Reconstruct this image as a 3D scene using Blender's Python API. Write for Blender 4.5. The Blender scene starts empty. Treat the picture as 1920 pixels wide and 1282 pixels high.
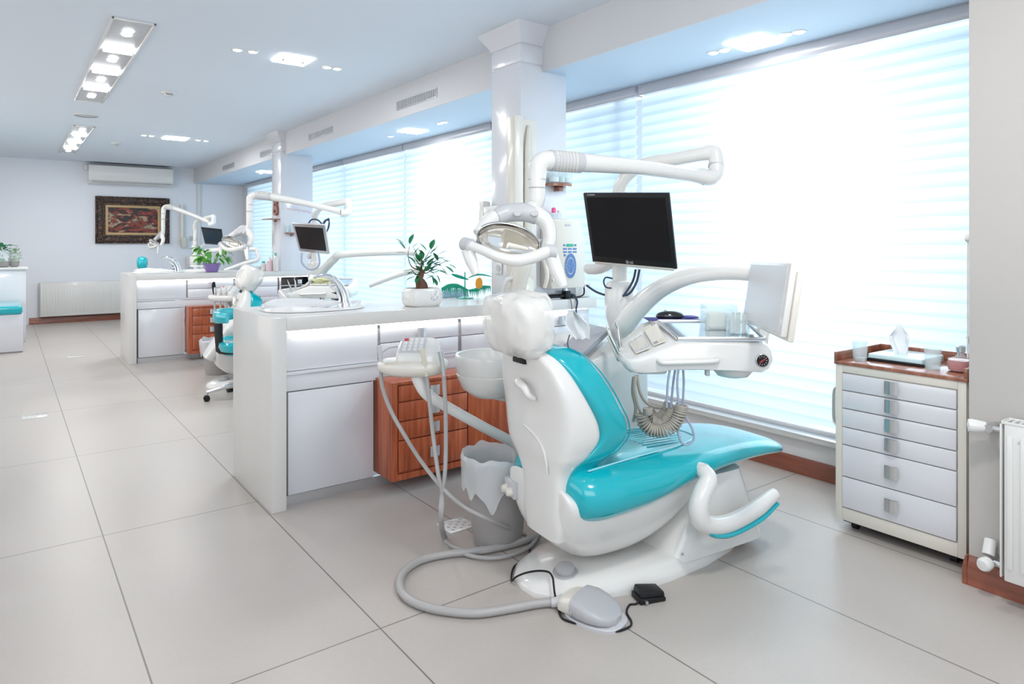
import bpy, bmesh, math, random
from math import sin, cos, pi, radians as rad
from mathutils import Vector as V, Matrix as MX, noise as NZ
random.seed(7)
SC = bpy.context.scene
COL = SC.collection

# ------------------------------------------------------------------ camera (measured from the room's own lines)
F_, YH, XC, CH = 1265.0, 457.0, 960.0, 1.25
TH = math.atan(948 / 1265)
S, C = sin(TH), cos(TH)
cd = bpy.data.cameras.new('camera'); cam = bpy.data.objects.new('camera', cd); COL.objects.link(cam)
cam.location = (0, 0, CH); cam.rotation_euler = (pi / 2, 0, -TH)
cd.sensor_width = 36; cd.lens = F_ / 1920 * 36; cd.shift_y = -(641 - YH) / 1920
cd.clip_start = .05; cd.clip_end = 200
SC.camera = cam

def ray(px, py):
    l = (px - XC) / F_
    return V((S + C * l, C - S * l, (YH - py) / F_))
def onZ(px, py, z=0.0):
    d = ray(px, py); return d * ((z - CH) / d.z) + V((0, 0, CH))
def onX(px, py, X):
    d = ray(px, py); return d * (X / d.x) + V((0, 0, CH))
def onY(px, py, Y):
    d = ray(px, py); return d * (Y / d.y) + V((0, 0, CH))
def dp(px, py, t):
    return ray(px, py) * t + V((0, 0, CH))
def quad(p, d0):
    """parallelogram in space seen as four pixels TL,TR,BR,BL with depth d0 at TL"""
    r = [ray(*q) for q in p]
    m = MX((r[1], -r[2], r[3])).transposed()
    s = m.inverted() @ (r[0] * d0)
    o = V((0, 0, CH))
    return [r[0] * d0 + o, r[1] * s[0] + o, r[2] * s[1] + o, r[3] * s[2] + o]

# ------------------------------------------------------------------ materials
MATS = {}
def mat(name, col, rough=.5, metal=0., coat=0., emit=None, es=0., trans=0., alpha=1., bump=0., bscale=40., vary=0., spec=None, ior=None):
    if name in MATS: return MATS[name]
    m = bpy.data.materials.new(name); m.use_nodes = True
    nt = m.node_tree; b = nt.nodes['Principled BSDF']
    b.inputs['Base Color'].default_value = (*col, 1); b.inputs['Roughness'].default_value = rough
    b.inputs['Metallic'].default_value = metal; b.inputs['Coat Weight'].default_value = coat
    b.inputs['Coat Roughness'].default_value = .06
    b.inputs['Transmission Weight'].default_value = trans; b.inputs['Alpha'].default_value = alpha
    if spec is not None: b.inputs['Specular IOR Level'].default_value = spec
    if ior: b.inputs['IOR'].default_value = ior
    if emit: b.inputs['Emission Color'].default_value = (*emit, 1); b.inputs['Emission Strength'].default_value = es
    tc = nt.nodes.new('ShaderNodeTexCoord'); n = nt.nodes.new('ShaderNodeTexNoise')
    n.inputs['Scale'].default_value = bscale; n.inputs['Detail'].default_value = 3
    nt.links.new(tc.outputs['Object'], n.inputs['Vector'])
    if bump:
        bp = nt.nodes.new('ShaderNodeBump'); bp.inputs['Strength'].default_value = bump; bp.inputs['Distance'].default_value = .01
        nt.links.new(n.outputs['Fac'], bp.inputs['Height']); nt.links.new(bp.outputs[0], b.inputs['Normal'])
    if vary:
        r = nt.nodes.new('ShaderNodeMix'); r.data_type = 'RGBA'
        r.inputs[6].default_value = (*[c * (1 - vary) for c in col], 1); r.inputs[7].default_value = (*[min(1, c * (1 + vary)) for c in col], 1)
        nt.links.new(n.outputs['Fac'], r.inputs[0]); nt.links.new(r.outputs[2], b.inputs['Base Color'])
    MATS[name] = m
    return m

def ramp_mat(name, stops, scale=(1, 1, 1), detail=5., dist=0., rough=.4, coat=0., bump=0., nscale=5., metal=0.):
    m = bpy.data.materials.new(name); m.use_nodes = True; nt = m.node_tree; b = nt.nodes['Principled BSDF']
    tc = nt.nodes.new('ShaderNodeTexCoord'); mp = nt.nodes.new('ShaderNodeMapping'); mp.inputs['Scale'].default_value = scale
    n = nt.nodes.new('ShaderNodeTexNoise'); n.inputs['Scale'].default_value = nscale; n.inputs['Detail'].default_value = detail
    n.inputs['Distortion'].default_value = dist
    r = nt.nodes.new('ShaderNodeValToRGB'); e = r.color_ramp.elements
    while len(e) < len(stops): e.new(.5)
    for k, (p, c) in zip(e, stops): k.position = p; k.color = (*c, 1)
    L = nt.links.new
    L(tc.outputs['Object'], mp.inputs[0]); L(mp.outputs[0], n.inputs['Vector']); L(n.outputs['Fac'], r.inputs[0]); L(r.outputs[0], b.inputs['Base Color'])
    b.inputs['Roughness'].default_value = rough; b.inputs['Coat Weight'].default_value = coat; b.inputs['Metallic'].default_value = metal
    if bump:
        bp = nt.nodes.new('ShaderNodeBump'); bp.inputs['Strength'].default_value = bump; bp.inputs['Distance'].default_value = .02
        L(n.outputs['Fac'], bp.inputs['Height']); L(bp.outputs[0], b.inputs['Normal'])
    MATS[name] = m
    return m

WHITE = mat('white_gloss_plastic', (.74, .73, .71), .22, coat=.4)
CREAM = mat('cream_plastic', (.72, .685, .615), .28, coat=.3)
GREYPL = mat('pale_grey_plastic', (.54, .54, .56), .35)
LACQ = mat('white_lacquer', (.70, .705, .745), .18, coat=.5)
STONE = mat('white_quartz', (.68, .665, .64), .30, coat=.15, vary=.015, bscale=90)
WALL = mat('white_wall_paint', (.76, .78, .83), .6, bump=.02, bscale=120)
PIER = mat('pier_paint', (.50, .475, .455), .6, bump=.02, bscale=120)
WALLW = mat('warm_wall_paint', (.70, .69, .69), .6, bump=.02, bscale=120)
CEIL = mat('ceiling_paint', (.74, .79, .86), .7, bump=.02, bscale=120)
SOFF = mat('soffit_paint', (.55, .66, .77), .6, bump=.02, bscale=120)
BEAM = mat('beam_paint', (.62, .62, .64), .6)
TEAL = mat('teal_vinyl', (.0, .40, .47), .16, coat=.6, vary=.02)
TEALD = mat('teal_vinyl_piping', (.0, .30, .38), .2, coat=.5)
CHROME = mat('chrome', (.80, .81, .83), .12, metal=1.)
STEEL = mat('brushed_steel', (.62, .62, .62), .32, metal=1., vary=.05, bscale=200)
BLACK = mat('black_plastic', (.012, .012, .014), .42, spec=.3)
SCREEN = mat('dark_screen', (.012, .011, .012), .55, spec=.12)
SCREEN2 = mat('slate_screen', (.03, .055, .075), .5, spec=.15)
GREYBIN = mat('taupe_plastic', (.36, .34, .33), .45)
HOSE = mat('grey_hose', (.40, .385, .38), .4)
HOSEB = mat('blue_grey_hose', (.36, .40, .52), .4)
COIL = mat('beige_hose', (.37, .34, .295), .45)
CABLE = mat('blue_black_cable', (.03, .05, .10), .4)
DGREY = mat('mid_grey_plastic', (.42, .42, .43), .4)
GAP = mat('shadow_gap', (.25, .25, .27), .6)
ALU = mat('satin_aluminium', (.60, .60, .62), .35, metal=.7)
LAMP = mat('lamp_glow', (1, 1, 1), .5, emit=(1, 1, .98), es=6.)
LED = mat('led_strip', (1, 1, 1), .5, emit=(1, .99, .92), es=4.)
VIEWER = mat('viewer_opal', (.70, .69, .70), .4)
GREEN = mat('leaf_green', (.03, .24, .09), .4, vary=.3, bscale=30)
LIME = mat('bright_leaf', (.12, .42, .05), .45, vary=.35, bscale=30)
PALE = mat('pale_leaf', (.30, .42, .22), .5, vary=.35, bscale=60)
BARK = mat('bark', (.13, .06, .035), .7, bump=.3)
SOIL = mat('soil', (.06, .035, .025), .9, bump=.5)
PURPLE = mat('purple_ceramic', (.26, .17, .45), .3, coat=.3)
ORANGE = mat('orange_glass', (.9, .38, .03), .3)
JADE = mat('jade_glass', (.0, .36, .22), .25, coat=.3)
BLUEK = mat('blue_key', (.10, .22, .50), .4)
LCD = mat('green_lcd', (.02, .42, .28), .3)
RED = mat('red_print', (.55, .05, .05), .4)
GREYT = mat('grey_print', (.35, .35, .36), .5)
BEIGEK = mat('beige_key', (.62, .60, .48), .4)
NAVY = mat('navy_pad', (.03, .03, .22), .5)
PINK = mat('pink_cap', (.85, .12, .30), .4)
PINKP = mat('pale_pink_plastic', (.80, .60, .64), .35)
TURQ = mat('green_cap', (.05, .50, .42), .4)
YELL = mat('yellow_gauze', (.80, .78, .42), .6)
TISSUE = mat('tissue_paper', (.90, .92, .94), .7)
COTTON = mat('cotton', (.72, .66, .56), .8, bump=.4, bscale=200)
REDLIQ = mat('red_liquid', (.55, .012, .008), .08)
MIRROR = mat('reflector_mirror', (.90, .88, .84), .08, metal=1.)
WOOD = ramp_mat('red_brown_wood', [(.25, (.23, .045, .017)), (.5, (.42, .095, .035)), (.75, (.56, .16, .065))], scale=(14, 14, .9), nscale=3., rough=.3, coat=.3)
WOODB = ramp_mat('baseboard_wood', [(.25, (.17, .045, .025)), (.75, (.34, .105, .06))], scale=(1.2, 1.2, 16), nscale=3., rough=.3, coat=.3)
WALNUT = ramp_mat('walnut_tray', [(.3, (.22, .07, .04)), (.7, (.38, .16, .10))], scale=(3, 12, 3), nscale=4., rough=.2, coat=.5)
PAINT = ramp_mat('abstract_oil', [(.38, (.008, .015, .012)), (.46, (.03, .008, .008)), (.52, (.34, .035, .015)), (.56, (.03, .03, .02)), (.63, (.50, .38, .25)), (.68, (.12, .03, .02))], scale=(2.2, 1, 4.2), nscale=2.2, detail=8, dist=1.6, rough=.4)
GILT = ramp_mat('carved_gilt', [(.40, (.008, .005, .004)), (.58, (.07, .03, .018)), (.75, (.30, .16, .08))], nscale=34., detail=6, rough=.5, bump=.6)
LINER = mat('gold_liner', (.50, .33, .16), .45)

def glassy(name, col, amt=.75, rough=.05):
    m = bpy.data.materials.new(name); m.use_nodes = True; nt = m.node_tree; nt.nodes.clear()
    o = nt.nodes.new('ShaderNodeOutputMaterial'); t = nt.nodes.new('ShaderNodeBsdfTransparent'); g = nt.nodes.new('ShaderNodeBsdfPrincipled')
    t.inputs[0].default_value = (*col, 1); g.inputs['Base Color'].default_value = (*col, 1); g.inputs['Roughness'].default_value = rough
    x = nt.nodes.new('ShaderNodeMixShader'); x.inputs[0].default_value = 1 - amt
    nt.links.new(t.outputs[0], x.inputs[1]); nt.links.new(g.outputs[0], x.inputs[2]); nt.links.new(x.outputs[0], o.inputs[0])
    return m
GLASS = glassy('window_glass', (.96, .985, 1.), .9)
CLEAR = glassy('clear_acrylic', (.93, .97, .98), .74)
BAG = glassy('bin_liner_film', (.88, .90, .92), .45, .3)
FILM = glassy('clear_film', (.93, .92, .90), .35, .22)

def blind_mat():
    m = bpy.data.materials.new('blind_fabric'); m.use_nodes = True; nt = m.node_tree; nt.nodes.clear()
    o = nt.nodes.new('ShaderNodeOutputMaterial'); t = nt.nodes.new('ShaderNodeBsdfTranslucent'); d = nt.nodes.new('ShaderNodeBsdfDiffuse')
    tr = nt.nodes.new('ShaderNodeBsdfTransparent')
    t.inputs[0].default_value = (.78, .89, .95, 1); d.inputs[0].default_value = (.76, .86, .93, 1); tr.inputs[0].default_value = (.9, .97, 1, 1)
    n = nt.nodes.new('ShaderNodeTexNoise'); n.inputs['Scale'].default_value = 300
    x = nt.nodes.new('ShaderNodeMixShader'); x.inputs[0].default_value = .42
    y = nt.nodes.new('ShaderNodeMixShader'); y.inputs[0].default_value = .22
    L = nt.links.new
    L(t.outputs[0], x.inputs[1]); L(d.outputs[0], x.inputs[2]); L(x.outputs[0], y.inputs[1]); L(tr.outputs[0], y.inputs[2]); L(y.outputs[0], o.inputs[0])
    return m
BLIND = blind_mat()

def floor_mat():
    m = bpy.data.materials.new('porcelain_tiles'); m.use_nodes = True; nt = m.node_tree; b = nt.nodes['Principled BSDF']; L = nt.links.new
    g = nt.nodes.new('ShaderNodeNewGeometry'); sp = nt.nodes.new('ShaderNodeSeparateXYZ'); L(g.outputs['Position'], sp.inputs[0])
    def M(op, a, bb=None):
        n = nt.nodes.new('ShaderNodeMath'); n.operation = op
        for i, v in enumerate((a, bb)):
            if v is None: continue
            if isinstance(v, (int, float)): n.inputs[i].default_value = v
            else: L(v, n.inputs[i])
        return n.outputs[0]
    def line(src, off, pitch, w):
        f = M('FRACT', M('DIVIDE', M('ADD', M('SUBTRACT', src, off), pitch * 40.5), pitch))
        return M('LESS_THAN', M('ABSOLUTE', M('SUBTRACT', f, .5)), w / pitch)
    gl = M('MAXIMUM', line(sp.outputs[0], .331, .642, .0026), line(sp.outputs[1], .66, 1.352, .0026))
    n1 = nt.nodes.new('ShaderNodeTexNoise'); n1.inputs['Scale'].default_value = 1.3; n1.inputs['Detail'].default_value = 6; n1.inputs['Distortion'].default_value = .6
    n2 = nt.nodes.new('ShaderNodeTexNoise'); n2.inputs['Scale'].default_value = 60; n2.inputs['Detail'].default_value = 3
    L(g.outputs['Position'], n1.inputs['Vector']); L(g.outputs['Position'], n2.inputs['Vector'])
    r = nt.nodes.new('ShaderNodeValToRGB'); r.color_ramp.elements[0].position = .3; r.color_ramp.elements[1].position = .72
    r.color_ramp.elements[0].color = (.425, .385, .355, 1); r.color_ramp.elements[1].color = (.485, .445, .415, 1)
    L(M('ADD', M('MULTIPLY', n1.outputs['Fac'], .75), M('MULTIPLY', n2.outputs['Fac'], .25)), r.inputs[0])
    mx = nt.nodes.new('ShaderNodeMix'); mx.data_type = 'RGBA'; L(gl, mx.inputs[0]); L(r.outputs[0], mx.inputs[6]); mx.inputs[7].default_value = (.16, .145, .135, 1)
    L(mx.outputs[2], b.inputs['Base Color'])
    L(M('ADD', M('MULTIPLY', n1.outputs['Fac'], .18), .26), b.inputs['Roughness'])
    return m
FLOOR = floor_mat()

# ------------------------------------------------------------------ mesh builder
def sup(a, n):
    c = cos(a); return math.copysign(abs(c) ** (2 / n), c)
def mixr(a, b, t):
    if isinstance(a, (tuple, list)): return tuple(x * (1 - t) + y * t for x, y in zip(a, b))
    return a * (1 - t) + b * t
class MB:
    def __init__(s, mx=None):
        s.b = bmesh.new(); s.mx = mx or MX(); s.mats = []
    def v(s, p): return s.b.verts.new(s.mx @ V(p))
    def _mi(s, m):
        if m is None: return 0
        if m not in s.mats: s.mats.append(m)
        return s.mats.index(m)
    def box(s, x0, x1, y0, y1, z0, z1, bev=0., seg=2, mx=None):
        q = MX() if mx is None else mx
        vs = [s.v(q @ V((x, y, z))) for x in (x0, x1) for y in (y0, y1) for z in (z0, z1)]
        fs = [(0, 1, 3, 2), (4, 6, 7, 5), (0, 4, 5, 1), (2, 3, 7, 6), (0, 2, 6, 4), (1, 5, 7, 3)]
        F = [s.b.faces.new([vs[i] for i in f]) for f in fs]
        if bev:
            es = list({e for f in F for e in f.edges})
            bmesh.ops.bevel(s.b, geom=es, offset=bev, segments=seg, affect='EDGES', profile=.5)
        return s
    def para(s, c, th, bev=0.):
        """slab from four corners (TL,TR,BR,BL), thickness away from the viewer side"""
        n = (c[1] - c[0]).cross(c[3] - c[0]).normalized()
        if n.dot(c[0] - V((0, 0, CH))) < 0: n = -n
        a = [s.v(p) for p in c]; b = [s.v(p + n * th) for p in c]
        F = [s.b.faces.new(a), s.b.faces.new(b[::-1])]
        for i in range(4): F.append(s.b.faces.new([a[i], b[i], b[(i + 1) % 4], a[(i + 1) % 4]]))
        if bev: bmesh.ops.bevel(s.b, geom=list({e for f in F for e in f.edges}), offset=bev, segments=2, affect='EDGES', profile=.5)
        return s
    def loft(s, rings, cap=True, closed=True, loop=False):
        R = [[s.v(p) for p in r] for r in rings]; n = len(R[0])
        rng = range(len(R)) if loop else range(len(R) - 1)
        for i in rng:
            A, B = R[i], R[(i + 1) % len(R)]
            for j in range(n if closed else n - 1):
                k = (j + 1) % n
                s.b.faces.new([A[j], A[k], B[k], B[j]])
        if cap and not loop and closed:
            s.b.faces.new(R[0][::-1]); s.b.faces.new(R[-1])
        return s
    def tube(s, pts, r, n=10, smooth=0, cap=True, flat=None):
        P = [V(p) for p in pts]; rr = r if isinstance(r, (list, tuple)) else [r] * len(P)
        if smooth:
            Q = []; q = []
            for i in range(len(P) - 1):
                a, b, c, d = P[max(i - 1, 0)], P[i], P[i + 1], P[min(i + 2, len(P) - 1)]
                for k in range(smooth):
                    t = k / smooth
                    Q.append(.5 * ((2 * b) + (c - a) * t + (2 * a - 5 * b + 4 * c - d) * t * t + (3 * b - a - 3 * c + d) * t ** 3))
                    q.append(mixr(rr[i], rr[i + 1], t))
            Q.append(P[-1]); q.append(rr[-1]); P, rr = Q, q
        rings = []; up = None
        for i, p in enumerate(P):
            d = (P[min(i + 1, len(P) - 1)] - P[max(i - 1, 0)])
            if d.length < 1e-9: d = V((0, 0, 1))
            d.normalize()
            if up is None:
                up = d.orthogonal().normalized() if flat is None else (V(flat) - d * V(flat).dot(d)).normalized()
            up = (up - d * up.dot(d)).normalized(); w = d.cross(up)
            a, b = (rr[i], rr[i]) if not isinstance(rr[i], (tuple, list)) else rr[i]
            rings.append([p + up * a * cos(2 * pi * k / n) + w * b * sin(2 * pi * k / n) for k in range(n)])
        return s.loft(rings, cap)
    def cyl(s, a, b, r0, r1=None, n=20):
        return s.tube([a, b], [r0, r0 if r1 is None else r1], n)
    def lathe(s, prof, c=(0, 0, 0), n=28, sx=1., sy=1., axis=None, cap=True):
        c = V(c); q = MX() if axis is None else V((0, 0, 1)).rotation_difference(V(axis)).to_matrix().to_4x4()
        return s.loft([[c + q @ V((r * cos(2 * pi * k / n) * sx, r * sin(2 * pi * k / n) * sy, z)) for k in range(n)] for r, z in prof], cap)
    def ell(s, c, r, n=18, m=10, mx=None):
        q = mx or MX(); c = V(c)
        rings = []
        for i in range(1, m):
            a = -pi / 2 + pi * i / m
            rings.append([c + q @ V((r[0] * cos(a) * cos(2 * pi * k / n), r[1] * cos(a) * sin(2 * pi * k / n), r[2] * sin(a))) for k in range(n)])
        return s.loft(rings)
    def poly(s, pts, flip=False):
        vs = [s.v(p) for p in pts]; s.b.faces.new(vs[::-1] if flip else vs); return s
    def prism(s, pts, d):
        d = V(d); a = [s.v(p) for p in pts]; b = [s.v(V(p) + d) for p in pts]
        s.b.faces.new(a); s.b.faces.new(b[::-1]); n = len(a)
        for i in range(n): s.b.faces.new([a[i], b[i], b[(i + 1) % n], a[(i + 1) % n]])
        return s
    def crease(s, amp, freq, seed=0.):
        s.b.normal_update()
        for v in s.b.verts:
            q = V((v.co.x + v.co.z * .5, v.co.y - v.co.z * .35, v.co.z * .55))
            v.co += v.normal * amp * (1 - 2.6 * abs(NZ.noise(q * freq + V((seed, 0, seed)))))
        return s
    def jitter(s, amp, freq, seed=0.):
        s.b.normal_update()
        for v in s.b.verts:
            v.co += v.normal * amp * NZ.noise(v.co * freq + V((seed, seed * 1.7, 0)))
        return s

ROOT = {}
def tag(o, label, cat, group=None, kind=None):
    if label: o['label'] = label
    if cat: o['category'] = cat
    if group: o['group'] = group
    if kind: o['kind'] = kind
    return o
def thing(name, label, cat, loc=(0, 0, 0), rz=0., group=None):
    o = bpy.data.objects.new(name, None); COL.objects.link(o); o.empty_display_size = .05
    o.location = loc; o.rotation_euler = (0, 0, rz)
    ROOT[o.name] = MX.Translation(V(loc)) @ MX.Rotation(rz, 4, 'Z')
    return tag(o, label, cat, group)
def mk(name, b, m, parent=None, local=False, label=None, cat=None, group=None, kind=None, ang=38, flat=False):
    bmesh.ops.recalc_face_normals(b.b, faces=b.b.faces[:])
    me = bpy.data.meshes.new(name); b.b.to_mesh(me); b.b.free()
    me.materials.append(m)
    if not flat:
        me.polygons.foreach_set('use_smooth', [True] * len(me.polygons)); me.set_sharp_from_angle(angle=rad(ang))
    o = bpy.data.objects.new(name, me); COL.objects.link(o)
    if parent is not None:
        rt = parent
        while rt.parent is not None: rt = rt.parent
        base = ROOT.get(rt.name, MX())
        ROOT[o.name] = base
        if not local: me.transform(base.inverted())
        o.parent = parent
    else:
        xs = [v.co for v in me.vertices]
        c = V(((min(p.x for p in xs) + max(p.x for p in xs)) / 2, (min(p.y for p in xs) + max(p.y for p in xs)) / 2, min(p.z for p in xs)))
        me.transform(MX.Translation(-c)); o.location = c; ROOT[o.name] = MX.Translation(c)
    return tag(o, label, cat, group, kind)
def struct(name, b, m, ang=38): return mk(name, b, m, kind='structure', ang=ang)
def text(name, body, size, origin, ux, uy, m, parent, local=False):
    cu = bpy.data.curves.new(name, 'FONT'); cu.body = body; cu.size = size; cu.extrude = .0004
    t = bpy.data.objects.new(name, cu); COL.objects.link(t)
    me = bpy.data.meshes.new_from_object(t.evaluated_get(bpy.context.evaluated_depsgraph_get()))
    bpy.data.objects.remove(t); bpy.data.curves.remove(cu)
    ux = V(ux).normalized(); uy = V(uy); uy = (uy - ux * uy.dot(ux)).normalized(); n = ux.cross(uy)
    q = MX((ux, uy, n)).transposed().to_4x4(); q.translation = V(origin)
    me.transform(q)
    b = MB(); b.b.from_mesh(me); bpy.data.meshes.remove(me)
    return mk(name, b, m, parent, local, flat=True)
def B(*a, **k): return MB().box(*a, **k)
# ================================================================== THE ROOM
ZC, ZS, XB, XW, YF = 2.57, 2.307, 2.65, 3.46, 12.85
struct('floor', B(-2.6, 3.62, -.6, YF + .1, -.06, 0), FLOOR)
struct('ceiling', B(-2.6, XB, -.6, YF + .1, ZC, ZC + .08), CEIL)
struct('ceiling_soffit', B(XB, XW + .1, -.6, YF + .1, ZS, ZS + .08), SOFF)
struct('ceiling_beam', B(XB - .015, XB, -.6, YF, ZS - .002, ZC), BEAM)
struct('wall_far', B(-2.6, 3.62, YF, YF + .1, 0, ZC), WALL)
struct('wall_left', B(-2.7, -2.6, -.6, YF + .1, 0, ZC + .08), WALLW)
struct('wall_window', MB().box(XW, XW + .1, .9, 12.3, 0, .195).box(XW, XW + .1, 12.3, YF, 0, ZS).box(XW, XW + .1, -.6, .98, 0, ZS), WALLW)
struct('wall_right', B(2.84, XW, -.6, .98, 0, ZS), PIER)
struct('trim_1', B(XW - .045, XW + .1, .98, 12.3, .195, .226, .004), STONE)          # window sill
def base_prof(b, a, c, d, h=.09, t=.016):
    """skirting run from a to c on the floor, d = direction into the room"""
    a, c, d = V(a), V(c), V(d); u = V((0, 0, 1))
    pr = [(0, 0), (t, 0), (t, h * .62), (t * .8, h * .70), (t * .8, h * .76), (t * .55, h * .88), (t * .35, h), (0, h)]
    b.loft([[p + d * x + u * z for x, z in pr] for p in (a, c)]); return b
struct('baseboard_window', base_prof(MB(), (XW, .98, 0), (XW, 12.3, 0), (-1, 0, 0)), WOODB)
struct('baseboard_right', base_prof(base_prof(MB(), (2.84, -.6, 0), (2.84, .979, 0), (-1, 0, 0), .105, .02), (2.82, .98, 0), (3.44, .98, 0), (0, 1, 0), .105, .016), WOODB)
struct('baseboard_far', base_prof(MB(), (.28, YF, 0), (3.44, YF, 0), (0, -1, 0), .10), WOODB)
struct('trim_2', B(2.69, 2.745, YF - .03, YF, 0, ZC, .006), WALLW)                    # pipe casing on the far wall

def pillar(n, x0, x1, y0, y1):
    b = MB()
    b.box(x0, x1, y0, y1, 0, 2.335, .004)
    b.box(x0 + .008, x1 - .008, y0 + .008, y1 - .008, 2.335, 2.347)
    b.box(x0, x1, y0, y1, 2.347, 2.45, .004)
    b.box(x0 + .008, x1 - .008, y0 + .008, y1 - .008, 2.45, 2.462)
    # flared cornice
    b.loft([[V((x0 - e, y0 - e, z)), V((x1 + e, y0 - e, z)), V((x1 + e, y1 + e, z)), V((x0 - e, y1 + e, z))] for e, z in ((0, 2.462), (.015, 2.49), (.05, 2.54), (.065, ZC))])
    return struct(n, b, LACQ)
pillar('wall_pillar_near', 2.467, 2.83, 3.205, 3.51)
pillar('wall_pillar_far', 2.584, 2.97, 7.99, 8.32)

# windows: aluminium frame and a glass pane per bay
for i, (y0, y1) in enumerate([(.98, 3.40), (3.40, 4.78), (4.78, 6.41), (6.41, 8.02), (8.02, 9.6), (9.6, 12.3)]):
    fr = MB(); x = XW + .03
    fr.box(x, x + .05, y0, y0 + .03, .226, ZS).box(x, x + .05, y1 - .03, y1, .226, ZS).box(x, x + .05, y0 + .03, y1 - .03, .226, .262).box(x, x + .05, y0 + .03, y1 - .03, ZS - .05, ZS)
    w = struct('window_%d' % (i + 1), fr, ALU)
    g = mk('pane', B(XW + .05, XW + .056, y0 + .03, y1 - .03, .262, ZS - .05), GLASS, w, kind='structure')

# blinds: horizontal sheer vanes
def blind(y0, y1, label):
    r = thing('window_blind', label, 'blind', (3.40, (y0 + y1) / 2, .25), group='window blinds')
    h = MB()
    pr = [(-.035, 2.235), (-.042, 2.25), (-.042, 2.29), (-.03, ZS), (.035, ZS), (.035, 2.235)]
    h.prism([V((3.40 + x, y0 - .008, z)) for x, z in pr], (0, y1 - y0 + .016, 0))
    mk('headrail', h, mat('headrail_grey', (.50, .50, .54), .25, coat=.3), r)
    s = MB(); n = 30; p = (2.235 - .285) / n
    for i in range(n):
        z = 2.235 - p * i
        pts = [(3.404, z + .003), (3.392, z - p * .25), (3.384, z - p * .6), (3.383, z - p * .95), (3.387, z - p * 1.22)]
        for (xa, za), (xb, zb) in zip(pts, pts[1:]):
            s.poly([(xa, y0, za), (xa, y1, za), (xb, y1, zb), (xb, y0, zb)])
    bmesh.ops.remove_doubles(s.b, verts=s.b.verts[:], dist=1e-5)
    mk('vanes', s, BLIND, r, ang=60)
    mk('bottom_rail', B(3.375, 3.405, y0, y1, .262, .285, .006), LACQ, r)
    return r
blind(1.03, 3.075, 'wide white slatted blind, closest window, behind the drawer trolley')
blind(3.125, 4.76, 'white slatted blind just past the narrow bright gap, beside the first pillar')
blind(4.80, 6.395, 'white slatted blind behind the bonsai and green ornament')
blind(6.43, 8.0, 'white slatted blind between the bonsai window and the grey monitor')
blind(8.04, 9.58, 'white slatted blind behind the grey framed monitor, touching second pillar')
blind(9.64, 12.27, 'white slatted blind at the far end, beyond the second pillar')

# ---------------------------------------------------------------- ceiling fittings
def long_light(x0, x1, y0, y1, label):
    r = thing('recessed_ceiling_light', label, 'ceiling light', ((x0 + x1) / 2, (y0 + y1) / 2, ZC))
    L = y1 - y0
    f = MB()
    for a in ((x0, x0 + .012, y0, y1), (x1 - .012, x1, y0, y1), (x0, x1, y0, y0 + .012), (x0, x1, y1 - .012, y1)): f.box(a[0], a[1], a[2], a[3], ZC - .012, ZC, .002)
    mk('frame', f, WHITE, r)
    mk('panel', B(x0 + .012, x1 - .012, y0 + .012, y1 - .012, ZC - .004, ZC), GREYPL, r)
    xm = (x0 + x1) / 2
    for k in range(3):
        yy = y0 + L * (.25 + .25 * k)
        lp = MB()
        for d in (-.05, 0, .05): lp.tube([(x0 + .03, yy + d, ZC - .012), (x1 - .03, yy + d, ZC - .012)], .016, 8)
        mk('lamp', lp, LAMP, r)
    for k in range(4):
        yy = y0 + L * (.10 + .265 * k)
        sp = MB()
        for d in (-.045, .045): sp.lathe([(.001, -.012), (.028, -.012), (.032, -.004), (.032, 0)], (xm, yy + d, ZC), 16)
        mk('spot', sp, LAMP, r)
    return r
long_light(.49, .72, 4.52, 7.33, 'long recessed ceiling light panel with three bright lamps, larger in view')
long_light(.60, .80, 8.9, 11.66, 'long recessed ceiling light panel further away near the air conditioner')

def square_light(x, y, z, s, label):
    r = thing('square_downlight', label, 'ceiling light', (x, y, z))
    f = MB()
    for a in ((-s, -s + .02, -s, s), (s - .02, s, -s, s), (-s + .02, s - .02, -s, -s + .02), (-s + .02, s - .02, s - .02, s)): f.box(x + a[0], x + a[1], y + a[2], y + a[3], z - .012, z, .002)
    mk('frame', f, LAMP, r)
    mk('diffuser', B(x - s + .02, x + s - .02, y - s + .02, y + s - .02, z - .009, z), LAMP, r)
    for a in (-1, 1):
        mk('clip', B(x + a * (s - .045) - .012, x + a * (s - .045) + .012, y - .02, y + .02, z - .016, z - .008), ALU, r)
square_light(1.64, 4.80, ZC, .115, 'square bright ceiling downlight between two pairs of spots, main ceiling')
square_light(1.69, 9.26, ZC, .13, 'square bright ceiling downlight further back on main ceiling')
square_light(3.13, 2.07, ZS, .105, 'square bright downlight in the soffit above the nearest blind')
square_light(3.04, 5.60, ZS, .105, 'square bright downlight in the soffit beyond the first pillar')
square_light(3.05, 10.05, ZS, .12, 'square bright downlight in the soffit left of the second pillar')

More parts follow.
